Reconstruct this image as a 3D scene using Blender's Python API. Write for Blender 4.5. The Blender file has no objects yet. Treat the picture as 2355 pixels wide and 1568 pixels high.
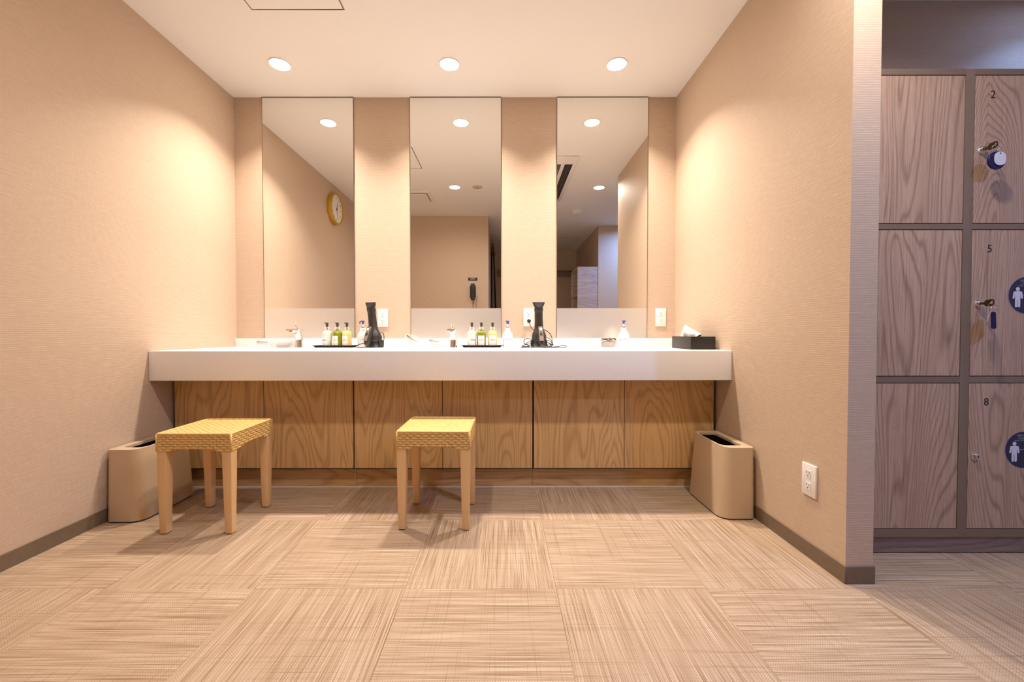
import bpy, bmesh, math, random
from mathutils import Vector, Matrix
random.seed(7)
PI = math.pi
scene = bpy.context.scene
COL = scene.collection

# ------------------------------------------------------------------ camera
F_PX, CAM_H, PITCH, ROLL, CX = 947.11, 0.8478, -0.0196, 0.0009, 1155.6
fw = Vector((0, math.cos(PITCH), math.sin(PITCH)))
rt = Vector((1, 0, 0))
dn = fw.cross(rt)
r2 = rt * math.cos(ROLL) + dn * math.sin(ROLL)
d2 = -rt * math.sin(ROLL) + dn * math.cos(ROLL)
cam = bpy.data.cameras.new('camera')
cam.sensor_width = 36.0
cam.lens = F_PX / 2355 * 36.0
cam.shift_x = (1177.5 - CX) / 2355
cam.clip_start = 0.02
cam_o = bpy.data.objects.new('camera', cam)
COL.objects.link(cam_o)
mw = Matrix((r2, -d2, -fw)).transposed().to_4x4()
mw.translation = Vector((0, 0, CAM_H))
cam_o.matrix_world = mw
scene.camera = cam_o
scene.cycles.max_bounces = 8
scene.cycles.diffuse_bounces = 4
scene.cycles.transmission_bounces = 6

# ------------------------------------------------------------------ world, exposure
w = bpy.data.worlds.new('world')
scene.world = w
w.use_nodes = True
w.node_tree.nodes['Background'].inputs[0].default_value = (0.5, 0.6, 0.8, 1)
w.node_tree.nodes['Background'].inputs[1].default_value = 0.02
vs = scene.view_settings
vs.view_transform = 'Standard'
vs.look = 'None'
vs.gamma = 1.0
vs.use_curve_mapping = False
vs.exposure = 0.0

WARM = (1.0, 0.89, 0.79)
SOFT = (1.0, 0.91, 0.835)
COOL = (0.22, 0.42, 1.0)
P_VANITY, P_MID, P_SIDE, P_COOL = 15.0, 11.5, 15.0, 3.2
BEAM, BEAM_MID = 112.0, 160.0

# ------------------------------------------------------------------ room dimensions
XL, XR, YB, H = -1.786, 1.1576, 2.7685, 2.4134
YF, CB, CT, YE = 2.074, 0.6073, 0.7581, 1.376
XE = 1.2505            # far side of the right wall
YREAR = -0.02          # wall behind the camera, left part
XOPEN = -0.188         # its free end
YBLUE, XBLUE = -0.518, 1.402
YFAR, XEAST = -2.29, 3.3
YLOCK, YLW = 1.557, 1.976
T = 0.1

# ------------------------------------------------------------------ material helpers
class NT:
    def __init__(s, name):
        s.m = bpy.data.materials.new(name)
        s.m.use_nodes = True
        s.t = s.m.node_tree
        s.p = s.t.nodes['Principled BSDF']
    def n(s, typ, **kw):
        nd = s.t.nodes.new(typ)
        for k, v in kw.items():
            if k[0] == 'i' and k[1:].isdigit():
                s.set(nd.inputs[int(k[1:])], v)
            elif k.startswith('in_'):
                s.set(nd.inputs[k[3:].replace('_', ' ')], v)
            else:
                setattr(nd, k, v)
        return nd
    def set(s, inp, v):
        if isinstance(v, bpy.types.NodeSocket):
            s.t.links.new(v, inp)
        elif isinstance(v, bpy.types.Node):
            s.t.links.new(v.outputs[0], inp)
        else:
            inp.default_value = v
    def math(s, op, a, b=0.0, c=None):
        nd = s.n('ShaderNodeMath', operation=op)
        s.set(nd.inputs[0], a)
        s.set(nd.inputs[1], b)
        if c is not None:
            s.set(nd.inputs[2], c)
        return nd.outputs[0]
    def noise(s, vec, scale=1.0, detail=2.0, rough=0.5, dist=0.0):
        nd = s.n('ShaderNodeTexNoise')
        s.set(nd.inputs['Vector'], vec)
        nd.inputs['Scale'].default_value = scale
        nd.inputs['Detail'].default_value = detail
        nd.inputs['Roughness'].default_value = rough
        nd.inputs['Distortion'].default_value = dist
        return nd.outputs[0]
    def mapping(s, vec, scale=(1, 1, 1), loc=(0, 0, 0)):
        nd = s.n('ShaderNodeMapping')
        s.set(nd.inputs[0], vec)
        s.set(nd.inputs[1], loc)
        nd.inputs[3].default_value = scale
        return nd.outputs[0]
    def ramp(s, fac, stops):
        nd = s.n('ShaderNodeValToRGB')
        s.set(nd.inputs[0], fac)
        el = nd.color_ramp.elements
        while len(el) > 1:
            el.remove(el[-1])
        el[0].position, el[0].color = stops[0][0], (*stops[0][1], 1)
        for p, c in stops[1:]:
            e = el.new(p)
            e.color = (*c, 1)
        return nd.outputs[0]
    def mix(s, fac, a, b, mode='MIX'):
        nd = s.n('ShaderNodeMix', data_type='RGBA', blend_type=mode)
        s.set(nd.inputs[0], fac)
        for inp, v in ((nd.inputs[6], a), (nd.inputs[7], b)):
            if isinstance(v, tuple) and len(v) == 3:
                v = (*v, 1)
            s.set(inp, v)
        return nd.outputs[2]
    def coords(s):
        tc = s.n('ShaderNodeTexCoord')
        return tc.outputs['Object']
    def rnd_coords(s, mul=7.0):
        oi = s.n('ShaderNodeObjectInfo')
        cmb = s.n('ShaderNodeCombineXYZ')
        r = oi.outputs['Random']
        s.set(cmb.inputs[0], s.math('MULTIPLY', r, mul))
        s.set(cmb.inputs[1], s.math('MULTIPLY', r, mul * 1.7))
        s.set(cmb.inputs[2], s.math('MULTIPLY', r, mul * 2.3))
        va = s.n('ShaderNodeVectorMath', operation='ADD')
        s.set(va.inputs[0], s.coords())
        s.set(va.inputs[1], cmb)
        return va.outputs[0]
    def bump(s, height, strength=0.3, dist=0.002):
        nd = s.n('ShaderNodeBump')
        nd.inputs['Strength'].default_value = strength
        nd.inputs['Distance'].default_value = dist
        s.set(nd.inputs['Height'], height)
        s.set(s.p.inputs['Normal'], nd.outputs[0])

def plain(name, col, rough=0.5, metal=0.0, var=0.04, scale=40.0, spec=None, trans=0.0, emit=None, estr=0.0, coat=0.0, bump=0.0):
    """simple procedural material: a base colour with faint noise variation"""
    k = NT(name)
    nz = k.noise(k.coords(), scale, 1.0)
    lo = tuple(c * (1 - var) for c in col)
    hi = tuple(min(1, c * (1 + var)) for c in col)
    k.set(k.p.inputs['Base Color'], k.ramp(nz, [(0.3, lo), (0.7, hi)]))
    k.p.inputs['Roughness'].default_value = rough
    k.p.inputs['Metallic'].default_value = metal
    if spec is not None:
        k.p.inputs['Specular IOR Level'].default_value = spec
    if trans:
        k.p.inputs['Transmission Weight'].default_value = trans
    if coat:
        k.p.inputs['Coat Weight'].default_value = coat
    if emit:
        k.p.inputs['Emission Color'].default_value = (*emit, 1)
        k.p.inputs['Emission Strength'].default_value = estr
    if bump:
        k.bump(nz, bump, 0.001)
    return k.m

def mat_wallpaper(name, col):
    k = NT(name)
    sep = k.n('ShaderNodeSeparateXYZ')
    co = k.coords()
    k.set(sep.inputs[0], co)
    z = sep.outputs[2]
    u = k.math('ADD', sep.outputs[0], sep.outputs[1])
    cmb = k.n('ShaderNodeCombineXYZ')
    k.set(cmb.inputs[0], u)
    k.set(cmb.inputs[1], z)
    wob = k.noise(k.mapping(cmb, (11, 90, 1)), 1.0, 1.0)
    zz = k.math('ADD', z, k.math('MULTIPLY', wob, 0.0045))
    rib = k.math('SINE', k.math('MULTIPLY', zz, 2 * PI / 0.0078))
    rib01 = k.math('MULTIPLY_ADD', rib, 0.5, 0.5)
    fade = k.noise(k.mapping(cmb, (22, 130, 1)), 1.0, 1.0)
    ribv = k.math('MULTIPLY', rib01, k.math('MULTIPLY_ADD', fade, 1.3, -0.2))
    thread = k.noise(k.mapping(cmb, (420, 40, 1)), 1.0, 2.0)
    thread2 = k.noise(k.mapping(cmb, (30, 520, 1)), 1.0, 2.0)
    fac = k.math('ADD', k.math('MULTIPLY', ribv, 0.42), k.math('ADD', k.math('MULTIPLY', thread, 0.34), k.math('MULTIPLY', thread2, 0.44)))
    c = k.ramp(fac, [(0.25, tuple(x * 0.84 for x in col)), (0.80, tuple(min(1, x * 1.14) for x in col))])
    k.set(k.p.inputs['Base Color'], c)
    k.p.inputs['Roughness'].default_value = 0.62
    k.p.inputs['Specular IOR Level'].default_value = 0.35
    k.bump(ribv, 0.24, 0.0010)
    return k.m

def mat_floor(name, along_y):
    k = NT(name)
    co = k.rnd_coords(3.0)
    sep = k.n('ShaderNodeSeparateXYZ')
    k.set(sep.inputs[0], co)
    u, v = (sep.outputs[1], sep.outputs[0]) if along_y else (sep.outputs[0], sep.outputs[1])
    cmb = k.n('ShaderNodeCombineXYZ')
    k.set(cmb.inputs[0], u)
    k.set(cmb.inputs[1], v)
    s1 = k.noise(k.mapping(cmb, (3.4, 760, 1)), 1.0, 2.0)
    s2 = k.noise(k.mapping(cmb, (4.5, 380, 1)), 1.0, 2.0)
    s3 = k.noise(k.mapping(cmb, (1.6, 120, 1)), 1.0, 1.0)
    fac = k.math('ADD', k.math('MULTIPLY', s1, 0.5), k.math('ADD', k.math('MULTIPLY', s2, 0.42), k.math('MULTIPLY', s3, 0.22)))
    base = k.ramp(fac, [(0.42, (0.185, 0.105, 0.050)), (0.52, (0.360, 0.240, 0.146)), (0.60, (0.495, 0.362, 0.246)), (0.74, (0.66, 0.54, 0.41))])
    # woven dashes
    row = k.math('FLOOR', k.math('DIVIDE', v, 0.0042))
    ph = k.math('MULTIPLY', row, PI)
    d = k.math('SINE', k.math('ADD', k.math('MULTIPLY', u, 2 * PI / 0.0064), ph))
    vr = k.math('SINE', k.math('MULTIPLY', v, 2 * PI / 0.0042))
    dash = k.math('MULTIPLY', k.math('GREATER_THAN', d, 0.45), k.math('GREATER_THAN', vr, 0.0))
    dm = k.math('MULTIPLY', dash, k.math('MULTIPLY_ADD', s2, 1.1, -0.12))
    base = k.mix(dm, base, (0.17, 0.098, 0.046))
    # long dark cross threads
    cr = k.noise(k.mapping(cmb, (70, 0.9, 1)), 1.0, 1.0)
    crl = k.noise(k.mapping(cmb, (430, 2.2, 1)), 1.0, 1.0)
    crm = k.math('MULTIPLY', k.math('GREATER_THAN', crl, 0.635), k.math('GREATER_THAN', cr, 0.46))
    base = k.mix(k.math('MULTIPLY', crm, 0.45), base, (0.19, 0.11, 0.05))
    k.set(k.p.inputs['Base Color'], base)
    k.p.inputs['Roughness'].default_value = 0.6
    k.p.inputs['Specular IOR Level'].default_value = 0.3
    k.bump(k.math('MULTIPLY', dash, -0.5), 0.25, 0.0012)
    return k.m

def mat_wood(name, dark, mid, light, axis='z', rings=88.0, rscale=4.8, rough=0.42, lines=0.46, fibre=0.5, sharp=3.5):
    k = NT(name)
    co = k.rnd_coords(9.0)
    st = {'z': (1, 1, 0.13), 'x': (0.13, 1, 1), 'y': (1, 0.13, 1)}[axis]
    fb = {'z': (1, 1, 0.014), 'x': (0.014, 1, 1), 'y': (1, 0.014, 1)}[axis]
    big = k.noise(k.mapping(co, tuple(x * rscale for x in st)), 1.0, 1.6, 0.42, 0.35)
    fine = k.noise(k.mapping(co, tuple(x * 70 for x in st)), 1.0, 2.0)
    ring = k.math('SINE', k.math('ADD', k.math('MULTIPLY', big, rings * 2), k.math('MULTIPLY', fine, 1.8)))
    rl = k.math('POWER', k.math('MULTIPLY_ADD', ring, 0.5, 0.5), sharp)
    fib = k.noise(k.mapping(co, tuple(x * 420 for x in fb)), 1.0, 3.0, 0.6)
    fib2 = k.noise(k.mapping(co, tuple(x * 130 for x in fb)), 1.0, 2.0, 0.5)
    band = k.noise(k.mapping(co, tuple(x * 14 for x in fb)), 1.0, 1.0)
    fac = k.math('ADD', k.math('MULTIPLY', fib, fibre * 1.2), k.math('ADD', k.math('MULTIPLY', fib2, 0.42), k.math('MULTIPLY', band, 0.38)))
    base = k.ramp(fac, [(0.48, mid), (0.72, tuple((a + b) / 2 for a, b in zip(mid, light))), (0.92, light)])
    pore = k.math('MULTIPLY', k.math('GREATER_THAN', fib, 0.57), 0.36)
    base = k.mix(pore, base, dark)
    base = k.mix(k.math('MULTIPLY', rl, k.math('MULTIPLY_ADD', fib, lines * 1.5, lines * 0.35)), base, dark)
    k.set(k.p.inputs['Base Color'], base)
    k.p.inputs['Roughness'].default_value = rough
    return k.m

def mat_clear(name, col, alpha, rough=0.08):
    """thin clear plastic: mostly see-through with a glossy film"""
    k = NT(name)
    nz = k.noise(k.coords(), 60.0, 2.0)
    out = k.t.nodes['Material Output']
    tr = k.n('ShaderNodeBsdfTransparent')
    tr.inputs[0].default_value = (0.97, 0.97, 0.96, 1)
    lw = k.n('ShaderNodeLayerWeight')
    lw.inputs[0].default_value = 0.35
    fac = k.math('MINIMUM', k.math('ADD', k.math('MULTIPLY', nz, alpha), k.math('MULTIPLY', lw.outputs[1], 0.6)), 0.95)
    mx = k.n('ShaderNodeMixShader')
    k.set(mx.inputs[0], fac)
    k.set(mx.inputs[1], tr)
    k.set(mx.inputs[2], k.p)
    k.t.links.new(mx.outputs[0], out.inputs[0])
    k.p.inputs['Base Color'].default_value = (*col, 1)
    k.p.inputs['Roughness'].default_value = rough
    return k.m

def mat_print(name, ground, ink):
    """white plastic with a loose blue floral print in a band (z measured from the bottle's base)"""
    k = NT(name)
    co = k.coords()
    sep = k.n('ShaderNodeSeparateXYZ')
    k.set(sep.inputs[0], co)
    z = sep.outputs[2]
    vo = k.n('ShaderNodeTexVoronoi', feature='F1')
    k.set(vo.inputs['Vector'], co)
    vo.inputs['Scale'].default_value = 125.0
    d = vo.outputs['Distance']
    petals = k.math('MULTIPLY', k.math('LESS_THAN', d, 0.44), k.math('GREATER_THAN', d, 0.16))
    nz = k.noise(co, 150.0, 2.0)
    petals = k.math('MULTIPLY', petals, k.math('GREATER_THAN', nz, 0.46))
    band = k.math('MULTIPLY', k.math('GREATER_THAN', z, 0.030), k.math('LESS_THAN', z, 0.058))
    line = k.math('MULTIPLY', k.math('GREATER_THAN', z, 0.0175), k.math('LESS_THAN', z, 0.0205))
    line = k.math('MULTIPLY', line, k.math('MULTIPLY', k.math('GREATER_THAN', k.noise(k.mapping(co, (420, 420, 60)), 1.0, 1.0), 0.52), 0.45))
    fac = k.math('MAXIMUM', k.math('MULTIPLY', petals, band), line)
    k.set(k.p.inputs['Base Color'], k.mix(fac, ground, ink))
    k.p.inputs['Roughness'].default_value = 0.3
    return k.m

M = {}
WALLC = (0.59, 0.446, 0.328)
M['wall'] = mat_wallpaper('ribbed_wallpaper', WALLC)
M['ceiling'] = plain('ceiling_paint', (0.84, 0.81, 0.775), 0.8, var=0.03, scale=420.0, bump=0.08)
M['floor_y'] = mat_floor('woven_vinyl_lengthwise', True)
M['floor_x'] = mat_floor('woven_vinyl_crosswise', False)
M['screed'] = plain('floor_underlay', (0.22, 0.17, 0.12), 0.9)
M['base'] = plain('vinyl_baseboard', (0.175, 0.122, 0.078), 0.5, var=0.06)
M['counter'] = plain('white_solid_surface', (0.86, 0.84, 0.82), 0.25, var=0.01)
M['oak'] = mat_wood('oak_veneer', (0.34, 0.178, 0.060), (0.58, 0.348, 0.138), (0.72, 0.468, 0.208))
M['oak_h'] = mat_wood('oak_veneer_horizontal', (0.31, 0.165, 0.060), (0.50, 0.305, 0.128), (0.63, 0.41, 0.19), axis='x')
M['walnut'] = mat_wood('locker_wood', (0.14, 0.070, 0.043), (0.385, 0.226, 0.144), (0.55, 0.365, 0.250), rings=150, rscale=3.8, lines=0.42, fibre=0.75, sharp=5.0)
M['walnut_h'] = mat_wood('locker_wood_horizontal', (0.115, 0.066, 0.052), (0.245, 0.158, 0.125), (0.36, 0.25, 0.205), axis='x', rings=100, rscale=4.6, lines=0.36)
M['walnut_y'] = mat_wood('shelf_wood_horizontal', (0.30, 0.22, 0.20), (0.43, 0.34, 0.31), (0.56, 0.46, 0.42), axis='x', rings=50, rscale=6.0)
M['rail'] = mat_wood('locker_rail_wood', (0.15, 0.098, 0.066), (0.20, 0.135, 0.09), (0.26, 0.18, 0.122), rings=12, lines=0.2)
M['rail_h'] = mat_wood('locker_rail_wood_horizontal', (0.15, 0.098, 0.066), (0.20, 0.135, 0.09), (0.26, 0.18, 0.122), axis='x', rings=12, lines=0.2)
M['shadow_gap'] = plain('dark_carcass', (0.028, 0.016, 0.010), 0.7)
M['cane'] = plain('pale_cane', (0.72, 0.455, 0.160), 0.38, var=0.10, scale=90.0)
M['cane_base'] = plain('cane_core', (0.46, 0.27, 0.085), 0.6, var=0.12)
M['beech'] = mat_wood('beech_leg', (0.62, 0.38, 0.165), (0.72, 0.465, 0.22), (0.78, 0.54, 0.275), rings=9, lines=0.12, fibre=0.3)
M['foot'] = plain('dark_foot_pad', (0.03, 0.022, 0.016), 0.6)
M['bin'] = plain('khaki_plastic', (0.56, 0.42, 0.27), 0.42, var=0.03, scale=300.0)
M['bin_in'] = plain('black_bin_bag', (0.012, 0.010, 0.009), 0.25, var=0.2, scale=30.0, bump=0.5)
M['chrome'] = plain('polished_chrome', (0.86, 0.85, 0.83), 0.06, 1.0, var=0.01)
M['steel'] = plain('brushed_steel', (0.55, 0.52, 0.48), 0.25, 1.0, var=0.05)
M['brass'] = plain('old_brass_key', (0.17, 0.12, 0.055), 0.4, 1.0, var=0.08)
M['mirror'] = plain('silvered_glass', (0.885, 0.875, 0.845), 0.0, 1.0, var=0.002)
M['mirror_edge'] = plain('bronze_mirror_channel', (0.22, 0.17, 0.12), 0.35, 0.8)
M['white'] = plain('white_plastic', (0.84, 0.81, 0.78), 0.35, var=0.01)
M['white_metal'] = plain('white_enamel', (0.80, 0.77, 0.73), 0.4, var=0.01)
M['slot'] = plain('dark_slot', (0.03, 0.024, 0.018), 0.6)
M['black'] = plain('black_plastic', (0.017, 0.012, 0.010), 0.42, var=0.1)
M['black_matt'] = plain('black_rubber', (0.013, 0.010, 0.008), 0.6, var=0.1)
M['grey_panel'] = plain('warm_grey_plastic', (0.20, 0.155, 0.13), 0.35, 0.3)
M['black_leather'] = plain('black_leatherette', (0.018, 0.014, 0.012), 0.42, var=0.25, scale=500.0, bump=0.35)
M['tissue'] = plain('white_tissue', (0.88, 0.86, 0.84), 0.9, var=0.01)
M['tray'] = plain('dark_lacquer', (0.030, 0.016, 0.010), 0.3)
M['pump'] = plain('dark_brown_pump', (0.060, 0.035, 0.018), 0.4)
M['liq_pale'] = plain('pale_green_liquid', (0.80, 0.82, 0.66), 0.12, var=0.02, trans=0.25)
M['liq_green'] = plain('olive_green_liquid', (0.26, 0.30, 0.012), 0.08, var=0.05, trans=0.45)
M['liq_amber'] = plain('honey_yellow_liquid', (0.92, 0.68, 0.30), 0.12, var=0.03, trans=0.25)
M['label'] = plain('paper_label', (0.86, 0.83, 0.80), 0.55, var=0.01)
M['label_cream'] = plain('cream_enamel', (0.58, 0.50, 0.39), 0.5)
M['ink_olive'] = plain('olive_ink', (0.13, 0.13, 0.03), 0.6)
M['ink_gold'] = plain('gold_ink', (0.50, 0.37, 0.08), 0.5)
M['ink_orange'] = plain('orange_ink', (0.78, 0.25, 0.06), 0.5)
M['ink_brown'] = plain('brown_ink', (0.28, 0.13, 0.05), 0.5)
M['print'] = mat_print('white_bottle_blue_print', (0.87, 0.86, 0.87), (0.10, 0.09, 0.38))
M['blue'] = plain('blue_plastic', (0.035, 0.045, 0.40), 0.3)
M['navy'] = plain('navy_plastic', (0.008, 0.010, 0.085), 0.3)
M['clear'] = mat_clear('clear_acrylic', (0.92, 0.90, 0.89), 0.30)
M['film'] = mat_clear('clear_wrapper', (0.94, 0.93, 0.92), 0.26, 0.2)
M['collar'] = mat_clear('clear_collar', (0.95, 0.90, 0.85), 0.55, 0.05)
M['cotton'] = plain('white_cotton', (0.86, 0.84, 0.82), 0.95, var=0.02)
M['greyfill'] = plain('grey_net', (0.42, 0.37, 0.34), 0.8, var=0.15, scale=200.0)
M['comb'] = plain('dark_comb_plastic', (0.035, 0.015, 0.010), 0.3)
M['hairtie'] = plain('brown_elastic', (0.12, 0.07, 0.035), 0.7, var=0.3, scale=200.0)
M['lens'] = plain('lit_downlight_lens', (1, 1, 1), 0.4, var=0.0, emit=(1.0, 0.86, 0.70), estr=60.0)
M['lens_cool'] = plain('lit_cool_lens', (1, 1, 1), 0.4, var=0.0, emit=(0.34, 0.5, 1.0), estr=36.0)
M['mustard'] = plain('mustard_clock_rim', (0.50, 0.29, 0.018), 0.4)
M['clockface'] = plain('clock_face', (0.82, 0.80, 0.76), 0.5, var=0.01)
M['ink'] = plain('black_ink', (0.012, 0.011, 0.014), 0.5)
M['sticker'] = plain('navy_vinyl_sticker', (0.022, 0.022, 0.060), 0.22, var=0.05)
M['sticker_white'] = plain('sticker_white_print', (0.66, 0.64, 0.68), 0.4, var=0.01)
M['sticker_grey'] = plain('sticker_grey_print', (0.24, 0.24, 0.30), 0.4, var=0.01)
M['noren'] = plain('indigo_black_cloth', (0.008, 0.008, 0.016), 0.9)
M['brack'] = mat_wood('bracket_wood', (0.25, 0.14, 0.05), (0.36, 0.21, 0.08), (0.42, 0.26, 0.11), axis='x', rings=6)
M['sealant'] = plain('white_sealant', (0.74, 0.66, 0.58), 0.5)

def mat_frost():
    k = NT('frosted_glass_band')
    nz = k.noise(k.coords(), 300.0, 2.0)
    k.set(k.p.inputs['Base Color'], k.ramp(nz, [(0.3, (0.80, 0.765, 0.72)), (0.7, (0.83, 0.795, 0.75))]))
    k.p.inputs['Metallic'].default_value = 0.72
    k.p.inputs['Roughness'].default_value = 0.30
    return k.m
M['frost'] = mat_frost()

# ------------------------------------------------------------------ mesh helpers
def V(*a):
    return Vector(a)

def add_box(bm, a, b, bevel=0.0, seg=2):
    x0, y0, z0 = a
    x1, y1, z1 = b
    vs_ = [bm.verts.new(p) for p in ((x0, y0, z0), (x1, y0, z0), (x1, y1, z0), (x0, y1, z0), (x0, y0, z1), (x1, y0, z1), (x1, y1, z1), (x0, y1, z1))]
    fs = [bm.faces.new([vs_[i] for i in f]) for f in ((3, 2, 1, 0), (4, 5, 6, 7), (0, 1, 5, 4), (1, 2, 6, 5), (2, 3, 7, 6), (3, 0, 4, 7))]
    if bevel:
        es = list({e for f in fs for e in f.edges})
        bmesh.ops.bevel(bm, geom=es, offset=bevel, segments=seg, affect='EDGES', profile=0.5, clamp_overlap=True)

def add_loft(bm, rings, cap0=True, cap1=True, closed=True):
    vr = [[bm.verts.new(p) for p in r] for r in rings]
    n = len(vr[0])
    for a, b in zip(vr[:-1], vr[1:]):
        for i in range(n if closed else n - 1):
            j = (i + 1) % n
            bm.faces.new((a[i], a[j], b[j], b[i]))
    if cap0:
        bm.faces.new(list(reversed(vr[0])))
    if cap1:
        bm.faces.new(vr[-1])
    return vr

def circ(r, n, z=0.0, cx=0.0, cy=0.0, ry=None):
    ry = r if ry is None else ry
    return [V(cx + r * math.cos(2 * PI * i / n), cy + ry * math.sin(2 * PI * i / n), z) for i in range(n)]

def add_lathe(bm, prof, n=24, cap0=True, cap1=True, cx=0.0, cy=0.0, sy=1.0):
    add_loft(bm, [circ(max(r, 1e-5), n, z, cx, cy, max(r, 1e-5) * sy) for r, z in prof], cap0, cap1)

def rrect(w, d, r, z, cx=0.0, cy=0.0, seg=6):
    """rounded rectangle ring, counter-clockwise; r may be a 4-tuple (+x+y, -x+y, -x-y, +x-y)"""
    rs = r if isinstance(r, tuple) else (r, r, r, r)
    out = []
    for (sx, sy, a0), rr in zip(((1, 1, 0), (-1, 1, 90), (-1, -1, 180), (1, -1, 270)), rs):
        ox, oy = cx + sx * (w / 2 - rr), cy + sy * (d / 2 - rr)
        for i in range(seg + 1):
            a = math.radians(a0 + 90 * i / seg)
            out.append(V(ox + rr * math.cos(a), oy + rr * math.sin(a), z))
    return out

def add_tube(bm, pts, r, n=8, closed=False):
    pts = [Vector(p) for p in pts]
    rings = []
    N = len(pts)
    prev = None
    for i, p in enumerate(pts):
        a = pts[(i - 1) % N] if (closed or i > 0) else pts[i]
        b = pts[(i + 1) % N] if (closed or i < N - 1) else pts[i]
        t = (b - a).normalized()
        if prev is None:
            ref = V(0, 0, 1) if abs(t.z) < 0.9 else V(1, 0, 0)
            u = t.cross(ref).normalized()
        else:
            u = (prev - t * prev.dot(t))
            u = u.normalized() if u.length > 1e-6 else t.cross(V(0, 0, 1)).normalized()
        prev = u
        v = t.cross(u)
        rr = r[i] if isinstance(r, (list, tuple)) else r
        rings.append([p + (u * math.cos(2 * PI * k / n) + v * math.sin(2 * PI * k / n)) * rr for k in range(n)])
    if closed:
        rings.append(rings[0])
    add_loft(bm, rings, not closed, not closed)

def smooth_path(pts, k=6, closed=False):
    P = [Vector(p) for p in pts]
    out = []
    n = len(P)
    for i in range(n if closed else n - 1):
        if closed:
            a, b, c, d = P[i - 1], P[i], P[(i + 1) % n], P[(i + 2) % n]
        else:
            a, b, c, d = P[max(i - 1, 0)], P[i], P[i + 1], P[min(i + 2, n - 1)]
        for j in range(k):
            t = j / k
            out.append(0.5 * ((2 * b) + (c - a) * t + (2 * a - 5 * b + 4 * c - d) * t * t + (3 * b - a - 3 * c + d) * t ** 3))
    if not closed:
        out.append(P[-1])
    return out

def add_prism(bm, poly, a, b, axis='y'):
    """extrude a 2-D polygon (list of (p, q)) along an axis from a to b"""
    def P(p, q, t):
        return {'y': V(p, t, q), 'x': V(t, p, q), 'z': V(p, q, t)}[axis]
    add_loft(bm, [[P(p, q, a) for p, q in poly], [P(p, q, b) for p, q in poly]])

def mesh_of(bm, name, smooth=None):
    bmesh.ops.recalc_face_normals(bm, faces=bm.faces[:])
    me = bpy.data.meshes.new(name)
    bm.to_mesh(me)
    bm.free()
    if smooth is not None:
        me.polygons.foreach_set('use_smooth', [True] * len(me.polygons))
        if smooth < 180:
            try:
                me.set_sharp_from_angle(angle=math.radians(smooth))
            except Exception:
                pass
    return me

def part(name, bm, mat, parent=None, loc=(0, 0, 0), rot=(0, 0, 0), smooth=None, me=None):
    if me is None:
        me = mesh_of(bm, name, smooth)
        me.materials.append(mat if not isinstance(mat, str) else M[mat])
    o = bpy.data.objects.new(name, me)
    COL.objects.link(o)
    o.location = loc
    o.rotation_euler = rot
    if parent:
        o.parent = parent
    return o

def box(name, a, b, mat, parent=None, bevel=0.0, seg=2, smooth=None):
    bm = bmesh.new()
    add_box(bm, a, b, bevel, seg)
    return part(name, bm, mat, parent, smooth=(40 if bevel and smooth is None else smooth))

def thing(name, label, cat, loc=(0, 0, 0), rotz=0.0, group=None):
    o = bpy.data.objects.new(name, None)
    o.empty_display_size = 0.05
    COL.objects.link(o)
    o.location = loc
    o.rotation_euler = (0, 0, rotz)
    tag(o, label, cat, group)
    return o

def tag(o, label, cat, group=None):
    o['label'] = label
    o['category'] = cat
    if group:
        o['group'] = group
    return o

def struct(o, label=None, cat=None):
    o['kind'] = 'structure'
    if label:
        o['label'] = label
        o['category'] = cat
    return o

def dup(root, loc, rotz, label):
    r = root.copy()
    COL.objects.link(r)
    r.location = loc
    r.rotation_euler = (0, 0, rotz)
    r['label'] = label
    for ch in list(root.children):
        c = ch.copy()
        COL.objects.link(c)
        c.parent = r
        for g in list(ch.children):
            d = g.copy()
            COL.objects.link(d)
            d.parent = c
    return r

def text_mesh(name, s, size, mat, parent, loc, rot, depth=0.0004, align='CENTER'):
    cu = bpy.data.curves.new(name, 'FONT')
    cu.body = s
    cu.size = size
    cu.align_x = align
    cu.align_y = 'CENTER'
    cu.extrude = depth
    cu.resolution_u = 4
    tmp = bpy.data.objects.new(name + '_tmp', cu)
    COL.objects.link(tmp)
    dg = bpy.context.evaluated_depsgraph_get()
    me = bpy.data.meshes.new_from_object(tmp.evaluated_get(dg))
    bpy.data.objects.remove(tmp)
    bpy.data.curves.remove(cu)
    me.materials.clear()
    me.materials.append(M[mat])
    return part(name, None, None, parent, loc, rot, me=me)

# ------------------------------------------------------------------ the setting
def wall(name, a, b, label):
    return struct(box(name, a, b, 'wall'), label, 'wall')

wall_left = wall('wall_left', (XL - T, YREAR - T, 0), (XL, YB + T, H), 'beige ribbed wallpaper wall left of the vanity')
wall_back = wall('wall_back', (XL, YB, 0), (XR, YB + T, H), 'beige ribbed wallpaper wall behind the three tall mirrors')
wall_right = wall('wall_right', (XR, YE, 0), (XE, YB + T, H), 'beige ribbed wallpaper partition between the vanity and the lockers')
wall_rear = wall('wall_rear', (XL, YREAR - T, 0), (XOPEN, YREAR, H), 'beige wallpaper wall with black phone, seen in the middle mirror')
wall_lobby = wall('wall_lobby', (XOPEN - T, YFAR, 0), (XOPEN, YREAR - T, H), 'side wall of the entry with the dark curtain, seen in the middle mirror')
wall_far = wall('wall_far', (XOPEN - T, YFAR - T, 0), (XBLUE + T, YFAR, H), 'far wall of the entry room seen in the right mirror')
wall_entry = wall('wall_entry', (XBLUE, YFAR, 0), (XBLUE + T, YBLUE - T, H), 'shaded side wall of the entry room above the wooden shelf')
wall_opposite = wall('wall_opposite', (XBLUE, YBLUE - T, 0), (XEAST, YBLUE, H), 'bluish lit wall opposite the lockers, seen in the right mirror')
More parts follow.
